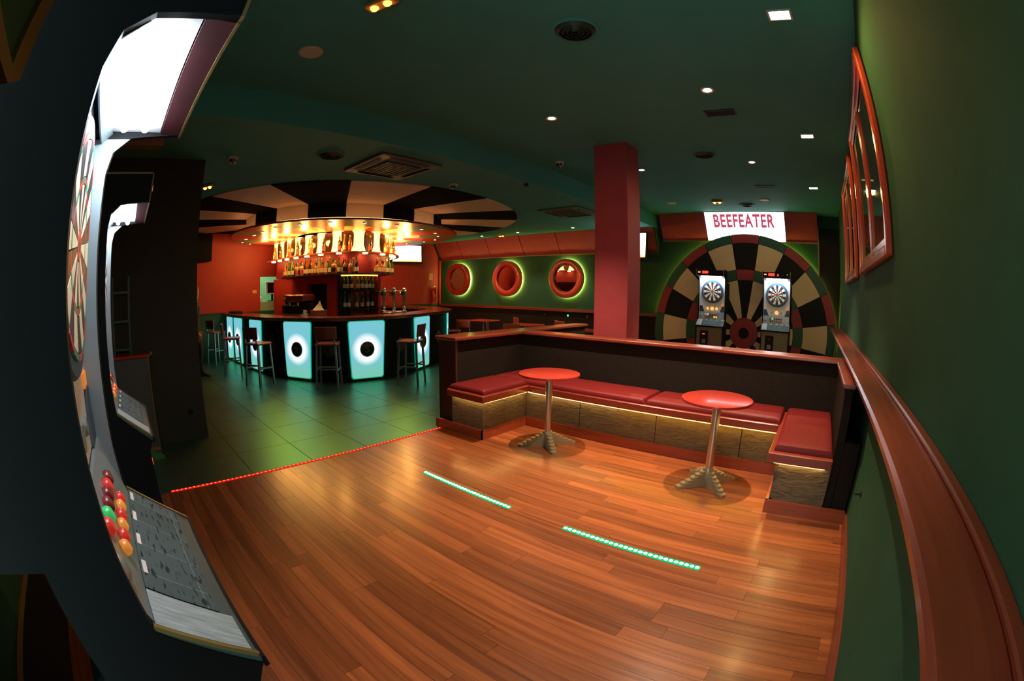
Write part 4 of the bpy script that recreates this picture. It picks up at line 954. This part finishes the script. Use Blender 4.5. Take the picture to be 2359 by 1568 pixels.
def dart_machine(label, loc, rz, lit_pattern, fine, low_mat):
    t = thing('dart_machine', label, 'dart machine', loc, rz, 'electronic dart machines')
    prof = [(.045, 0), (.050, .90), (.072, .945), (-.090, 1.075), (-.098, 1.20), (-.098, 1.86), (-.085, 1.92), (-.04, 1.955), (.10, 1.968), (.105, 2.09), (-.24, 2.09), (-.24, 1.845), (-.50, 1.835), (-.50, 1.225), (-.24, 1.21), (-.24, 1.0), (-.32, .95), (-.32, 0)]
    for s in (-1, 1):
        sd = MB().prism(prof, s*.30, s*.282, 'x').build('side_panel', CABBLK, t)
        MB().prism([(-.15, 1.10), (-.094, 1.09), (-.10, 1.20), (-.10, 1.86), (-.088, 1.915), (-.045, 1.95), (-.15, 1.95)], s*.2815, s*.277, 'x').build('side_lining', SILVER, sd)
        MB().prism([(.100, 1.966), (.106, 1.966), (.111, 2.092), (.105, 2.092)], s*.302, s*.284, 'x').build('edge_trim', GOLD, sd)
        MB().prism([(-.25, 2.09), (.105, 2.09), (.105, 2.098), (-.25, 2.098)], s*.302, s*.284, 'x').build('edge_trim', GOLD, sd)
    MB().box(-.282, .282, -.49, -.165, 1.23, 1.83).build('head_box', CABBLK, t)
    MB().box(-.282, .282, -.30, .036, .0, .93).build('lower_body', low_mat, t)
    MB().box(-.282, .282, -.236, -.165, 1.0, 1.23).build('lower_spine', CABBLK, t); MB().box(-.282, .282, -.236, -.165, 1.83, 2.085).build('upper_spine', CABBLK, t)
    fp = MB().rbox(-.28, .28, -.165, -.15, 1.235, 1.955, .004).build('face_panel', WHITE, t)
    for s in (-1, 1): MB().prism([(s*.28, 1.24), (s*.28, 1.36), (s*.22, 1.36), (s*.17, 1.24)], -.150, -.142, 'y').build('face_corner', mat('slate_blue_plate', (.05, .07, .09), .35), fp)
    # target
    TZ = 1.655; tg = MB().lathe([(.0005, -.125), (.232, -.125), (.238, -.132), (.238, -.150), (.0005, -.150)], 48, (0, 0, TZ), 'y').build('target', TBLU, t, True)
    for r0, r1, nm in ((.030, .110, 'inner_segment'), (.112, .124, 'triple_segment'), (.126, .190, 'outer_segment'), (.192, .204, 'double_segment')):
        sets = {}
        for k in range(20):
            a0 = math.radians(81+18*k)+.012; a1 = a0 + math.radians(18)-.024; dark = k % 2 == 0
            m_ = (TBLK if dark else PALE) if 'inner' in nm or 'outer' in nm else (TRED if dark else TGRN)
            p = sector((0, TZ), r0, r1, a0, a1, 3)
            if fine and nm in ('inner_segment', 'outer_segment'): MB().prism(p, -.125, -.1185, 'y').build(nm, m_, tg)
            else: sets.setdefault(m_.name, (m_, MB()))[1].prism(p, -.125, -.1185, 'y')
        for m_, mb in sets.values():
            o = mb.build(nm + 's', m_, tg); o['kind'] = 'stuff'
    MB().lathe([(.0005, -.1175), (.012, -.1175), (.012, -.125), (.0005, -.125)], 16, (0, 0, TZ), 'y').build('bull', TBLK, tg)
    MB().lathe([(.013, -.1175), (.027, -.1175), (.027, -.125), (.013, -.125)], 20, (0, 0, TZ), 'y').build('bull_ring', TRED, tg)
    # lit round buttons under the target
    for j, (bx, rr) in enumerate(((.10, .026), (0, .040), (-.10, .030))):
        if lit_pattern[j]: MB().lathe([(.0005, -.138), (rr*.8, -.139), (rr, -.145), (rr, -.150), (.0005, -.150)], 20, (bx, 0, 1.305), 'y').build('lit_button', ORLED, fp)
        else: MB().lathe([(.0005, -.138), (rr*.6, -.139), (rr*.7, -.145), (rr*.7, -.150), (.0005, -.150)], 20, (bx, 0, 1.305), 'y').build('button', SILVER, fp)
    MB().rbox(-.262, -.20, -.150, -.143, 1.365, 1.40, .003).build('coin_sticker', ORBTN, fp)
    # hood with lamps
    hd = MB().box(-.282, .282, -.164, .098, 1.985, 2.085).build('hood', CABBLK, t)
    MB().box(-.28, .28, -.12, .042, 1.972, 1.984).build('reflector', WHITE, hd)
    MB().box(-.28, .28, .045, .100, 1.966, 1.984).build('front_lip', LIPR, hd)
    MB().box(-.282, .282, .100, .106, 1.964, 1.972).build('lip_trim', GOLD, hd)
    MB().prism([(-.135, 1.945), (-.11, 1.968), (-.10, 1.965), (-.128, 1.938)], -.28, .28, 'x').build('diffuser_strip', SILVER, hd)
    for yy_ in (-.065, -.005):
        MB().lathe([(.0005, -.22), (.011, -.218), (.013, -.20), (.013, .20), (.011, .218), (.0005, .22)], 12, (0, yy_, 1.958), 'x').build('lamp_tube', TUBE, hd, True)
    # score display on the hood front
    sc_ = MB().rbox(-.275, .275, .098, .112, 1.995, 2.080, .003).build('score_display', DGLASS, t)
    MB().box(.205, .255, .112, .1135, 2.025, 2.050).build('digit', ORLED, sc_)
    for q in range(3): MB().box(.128-.045*q, .165-.045*q, .112, .1135, 2.012, 2.064).build('digit', REDLED, sc_)
    if lit_pattern[1] and not lit_pattern[0]:
        MB().box(-.05, -.02, .112, .1135, 2.012, 2.055).build('digit', REDLED, sc_); MB().box(-.24, -.22, .112, .1135, 2.04, 2.055).build('digit', GRLED, sc_)
    # button panel, leaning back
    bt = MB().prism([(-.150, 1.235), (-.140, 1.235), (-.086, 1.080), (-.096, 1.070)], -.278, .278, 'x').build('button_panel', SILVER, t)
    dv = Vector((0, .054, -.155)).normalized(); nv = Vector((0, .155, .054)).normalized()
    def on_panel(x, u, r, m_, nm):
        c = Vector((x, -.140, 1.235)) + dv*u + nv*.001
        mt = Matrix.Translation(c) @ nv.to_track_quat('Z', 'Y').to_matrix().to_4x4()
        MB().lathe([(.0005, .016), (r*.7, .015), (r, .008), (r, 0), (.0005, 0)], 16).build(nm, m_, bt, True, mt)
    for j in range(6):
        on_panel(.13-.048*j, .055, .018, (REDBTN, GRBTN, REDDIM, REDDIM, REDBTN, REDDIM)[j] if fine else (REDLED if j == 0 and lit_pattern[0] else GRLED if j == 1 else REDDIM), 'round_button')
        on_panel(.12-.046*j, .108, .016, (REDBTN if j % 2 else ORBTN) if fine else (YLED if j > 3 and lit_pattern[0] else REDDIM), 'round_button')
    on_panel(.23, .08, .026, SILVER, 'lock')
    MB().box(-.26, -.19, -.128, -.118, 1.165, 1.172).build('card_slot', WHITE, bt)
    # sloping shelf with printed card
    sf = MB().prism([(-.092, 1.060), (-.090, 1.082), (.074, .962), (.072, .935)], -.298, .298, 'x').build('shelf', mat('shelf_grey', (.055, .085, .085), .5, spec=.2), t)
    a = math.atan2(-.12, .164); ca = Matrix.Translation((0, -.090, 1.0835)) @ Matrix.Rotation(a, 4, 'X')
    c = MB().box(-.288, .176, .006, .165, 0, .002).build('instruction_card', CARD, sf); c.matrix_local = ca
    c = MB().box(.182, .286, .006, .190, 0, .0025).build('white_card', mat('white_card_print', (.42, .47, .50), .65, spec=.1, noise=.35, nscale=1, stretch=(120, 12, 1)), sf); c.matrix_local = ca
    for q in range(4):
        hd_ = MB().box(-.272+.116*q, -.225+.116*q, .010, .020, .002, .0032).build('card_heading', WHITE, sf); hd_.matrix_local = ca
    MB().prism([(.074, .935), (.084, .938), (.082, .960), (.074, .964)], -.302, .302, 'x').build('shelf_edge', CABBLK, sf)
    for s in (-1, 1):
        g = MB().box(s*.291, s*.299, .0, .20, -.004, .005).build('shelf_trim', GOLD, sf); g.matrix_local = ca
    # coin door
    cdoor = MB().rbox(.02, .20, .036, .050, .50, .86, .01).build('coin_door', BLACK, t)
    MB().box(.09, .14, .050, .053, .78, .80).build('coin_light', REDLED if lit_pattern[0] else REDDIM, cdoor)
    MB().box(.07, .15, .050, .053, .60, .68).build('coin_return', GREYM, cdoor)
    MB().box(-.286, .286, -.02, .055, .0, .06).build('kick_plate', BLACK, t)
    return t
dart_machine('black dart machine closest to the camera at the left edge, seen from its side', (-.90, 0, 0), 0, (1, 0, 0), True, CABBLK)
dart_machine('black dart machine standing second at the left, before the dark pillar', (-2.35, -.03, 0), 0, (1, 0, 0), True, CABBLK)
dart_machine('lit dart machine left of the red bull of the giant dartboard', (-2.27, 9.03, 0), PI, (1, 1, 1), False, STEELP)
dart_machine('lit dart machine right of the red bull of the giant dartboard', (-.860, 9.03, 0), PI, (0, 1, 0), False, STEELP)

# ================================================================== THINGS BY THE DARK PILLAR
ct = thing('console_table', 'narrow high table with red top edge between the far-left machine and dark pillar', 'table', (-4.905, -.02, 0))
MB().rbox(-.13, .13, -.26, .22, .985, 1.015, .006).build('table_top', LAMRED, ct)
MB().rbox(-.11, .11, -.24, .20, .0, .985, .006).build('pedestal', mat('slate_grey_board', (.075, .085, .085), .5), ct)
MB().box(.108, .116, .185, .205, .0, .985).build('corner_trim', GOLD, ct)
MB().lathe([(.0005, .0), (.014, .0), (.014, .03), (.0005, .03)], 12, (.02, .235, .995)).build('knob', mat('green_knob', (.05, .4, .2), .3), ct)
rk = thing('metal_rack', 'thin dark metal rack standing on the narrow high table', 'rack', (-4.97, -.12, 1.015))
for s in (-1, 1): MB().bar((0, s*.10, 0), (0, s*.10, .78), .022).build('upright', mat('green_grey_metal', (.06, .12, .09), .4, .3), rk)
for z in (.05, .33, .62): MB().bar((0, -.10, z), (0, .10, z), .022).build('rung', MATS['green_grey_metal'], rk)
tag(MB().rbox(-5.05, -5.0, .62, .66, .30, .34, .004).build('pillar_socket', BLACK), 'small dark socket low on the corner of the dark pillar', 'socket')
fb = thing('floor_bracket', 'small green floor bracket at the foot of the second dart machine', 'bracket', (-4.60, .10, 0))
MB().prism([(-.10, 0), (.10, 0), (.10, .02), (-.02, .10), (-.10, .10)], -.03, .03, 'x').build('wedge', mat('green_rubber', (.05, .22, .08), .5), fb); MB().box(-.035, .035, -.11, .06, .10, .112).build('plate', mat('copper_plate', (.35, .14, .07), .4), fb)

# ================================================================== PERSON behind the dark pillar, walking to the right
def person(loc, rz):
    J = {'pelvis': (0, 0, .96, .150, .105), 'waist': (0, 0, 1.10, .135, .10), 'chest': (0, .01, 1.28, .165, .115), 'neck0': (0, -.005, 1.45, .080, .07), 'neck': (0, .005, 1.51, .052, .055), 'jaw': (0, .030, 1.57, .060, .075), 'head': (0, .012, 1.66, .074, .092), 'crown': (0, -.002, 1.735, .048, .062)}
    E_ = [('pelvis', 'waist'), ('waist', 'chest'), ('chest', 'neck0'), ('neck0', 'neck'), ('neck', 'jaw'), ('jaw', 'head'), ('head', 'crown')]
    for s, n in ((-1, 'l'), (1, 'r')):
        st_ = s*.07
        J.update({n+'hip': (s*.10, 0, .90, .095, .10), n+'knee': (s*.10, .03+st_*.5, .50, .062, .068), n+'calf': (s*.10, st_*.8-.02, .34, .055, .062), n+'ank': (s*.10, st_*1.1-.02, .10, .040, .046), n+'heel': (s*.10, st_*1.1-.05, .04, .036, .036), n+'toe': (s*.115, st_*1.1+.17, .032, .040, .030),
                  n+'sh': (s*.185, 0, 1.40, .062, .066), n+'elb': (s*.235, -.03-st_*.4, 1.13, .044, .046), n+'wri': (s*.235, .06-st_*.7, .90, .028, .032), n+'palm': (s*.232, .08-st_*.75, .835, .022, .036)})
        E_ += [('pelvis', n+'hip'), (n+'hip', n+'knee'), (n+'knee', n+'calf'), (n+'calf', n+'ank'), (n+'ank', n+'heel'), (n+'ank', n+'toe'), ('chest', n+'sh'), (n+'sh', n+'elb'), (n+'elb', n+'wri'), (n+'wri', n+'palm')]
        for f in range(4):
            y0 = .055-st_*.75+.018*f; L_ = (.062, .075, .070, .055)[f]
            a, b, c = n+'f%da' % f, n+'f%db' % f, n+'f%dc' % f
            J[a] = (s*.232, y0, .795, .010, .010); J[b] = (s*.228, y0+.004, .795-L_*.55, .009, .009); J[c] = (s*.214, y0+.006, .795-L_, .008, .008); E_ += [(n+'palm', a), (a, b), (b, c)]
        J[n+'ta'] = (s*.222, .118-st_*.75, .845, .012, .012); J[n+'tb'] = (s*.214, .135-st_*.75, .805, .010, .010); E_ += [(n+'palm', n+'ta'), (n+'ta', n+'tb')]
    names = list(J); idx = {k: i for i, k in enumerate(names)}
    me = bpy.data.meshes.new('person'); me.from_pydata([J[k][:3] for k in names], [(idx[a], idx[b]) for a, b in E_], []); me.update()
    o = bpy.data.objects.new('person', me); COL.objects.link(o)
    sk = o.modifiers.new('skin', 'SKIN')
    if not me.skin_vertices: me.attributes  # layer is made by the modifier
    for k in names:
        v = me.skin_vertices[0].data[idx[k]]; v.radius = (J[k][3], J[k][4]); v.use_root = (k == 'pelvis')
    sb = o.modifiers.new('smooth', 'SUBSURF'); sb.levels = 1; sb.render_levels = 2
    m = bpy.data.materials.new('person_cloth_and_skin'); nt, N, L, b = nodes_of(m)
    tc = N.new('ShaderNodeTexCoord'); sp = N.new('ShaderNodeSeparateXYZ'); L.new(tc.outputs['Object'], sp.inputs[0])
    hi = N.new('ShaderNodeMath'); hi.operation = 'GREATER_THAN'; hi.inputs[1].default_value = 1.50; L.new(sp.outputs[2], hi.inputs[0])
    ab = N.new('ShaderNodeMath'); ab.operation = 'ABSOLUTE'; L.new(sp.outputs[0], ab.inputs[0])
    gx = N.new('ShaderNodeMath'); gx.operation = 'GREATER_THAN'; gx.inputs[1].default_value = .175; L.new(ab.outputs[0], gx.inputs[0])
    lz = N.new('ShaderNodeMath'); lz.operation = 'LESS_THAN'; lz.inputs[1].default_value = .89; L.new(sp.outputs[2], lz.inputs[0])
    hz = N.new('ShaderNodeMath'); hz.operation = 'MULTIPLY'; L.new(gx.outputs[0], hz.inputs[0]); L.new(lz.outputs[0], hz.inputs[1])
    mxm = N.new('ShaderNodeMath'); mxm.operation = 'MAXIMUM'; L.new(hi.outputs[0], mxm.inputs[0]); L.new(hz.outputs[0], mxm.inputs[1])
    mc = N.new('ShaderNodeMix'); mc.data_type = 'RGBA'; mc.inputs[6].default_value = (.012, .012, .013, 1); mc.inputs[7].default_value = (.48, .24, .15, 1); L.new(mxm.outputs[0], mc.inputs[0]); L.new(mc.outputs[2], b.inputs['Base Color']); b.inputs['Roughness'].default_value = .6
    me.materials.append(m)
    for p in me.polygons: p.use_smooth = True
    sk.use_smooth_shade = True
    HAIR = mat('dark_hair', (.012, .009, .007), .6, bump=.4, bscale=120); SKN = mat('face_skin', (.48, .24, .15), .5)
    hr = MB(); rings = []
    for i in range(7):
        u = i/6*PI*.52; r_ = math.sin(u); z = 1.655 + .112*math.cos(u)
        rings.append([(max(r_, .02)*.086*math.cos(a), -.012 + max(r_, .02)*(.108 if math.sin(a) < 0 else .088)*math.sin(a), z - (.045*r_ if math.sin(a) < -.1 else 0)) for a in [2*PI*k/18 for k in range(18)]])
    hr.loft(rings); hr.build('hair', HAIR, o, True)
    MB().loft([[(w_*math.cos(a), .098+d+.014*math.sin(a)*0, z+.008*math.sin(a)) for a in [2*PI*k/8 for k in range(8)]] for z, w_, d in ((1.655, .006, -.005), (1.64, .009, .008), (1.622, .014, .020), (1.615, .006, .004))]).build('nose', SKN, o, True)
    for s in (-1, 1):
        MB().lathe([(.0005, -.004), (.011, 0), (.0005, .004)], 12, (s*.030, .094, 1.655), 'y').build('eye', BLACK, o, True)
        MB().lathe([(.0005, -.008), (.024, -.004), (.026, .004), (.0005, .008)], 12, (s*.080, .0, 1.635), 'x').build('ear', SKN, o, True)
    MB().tube([(-.024, .098, 1.590), (0, .106, 1.590), (.024, .098, 1.590)], [.004, .006, .004], 8).build('mouth', mat('lips', (.35, .11, .09), .5), o, True)
    o.location = loc; o.rotation_euler = (0, 0, rz)
    tag(o, 'dark-haired person in black clothes half hidden behind the dark pillar', 'person')
person((-8.90, 1.40, 0), 0)
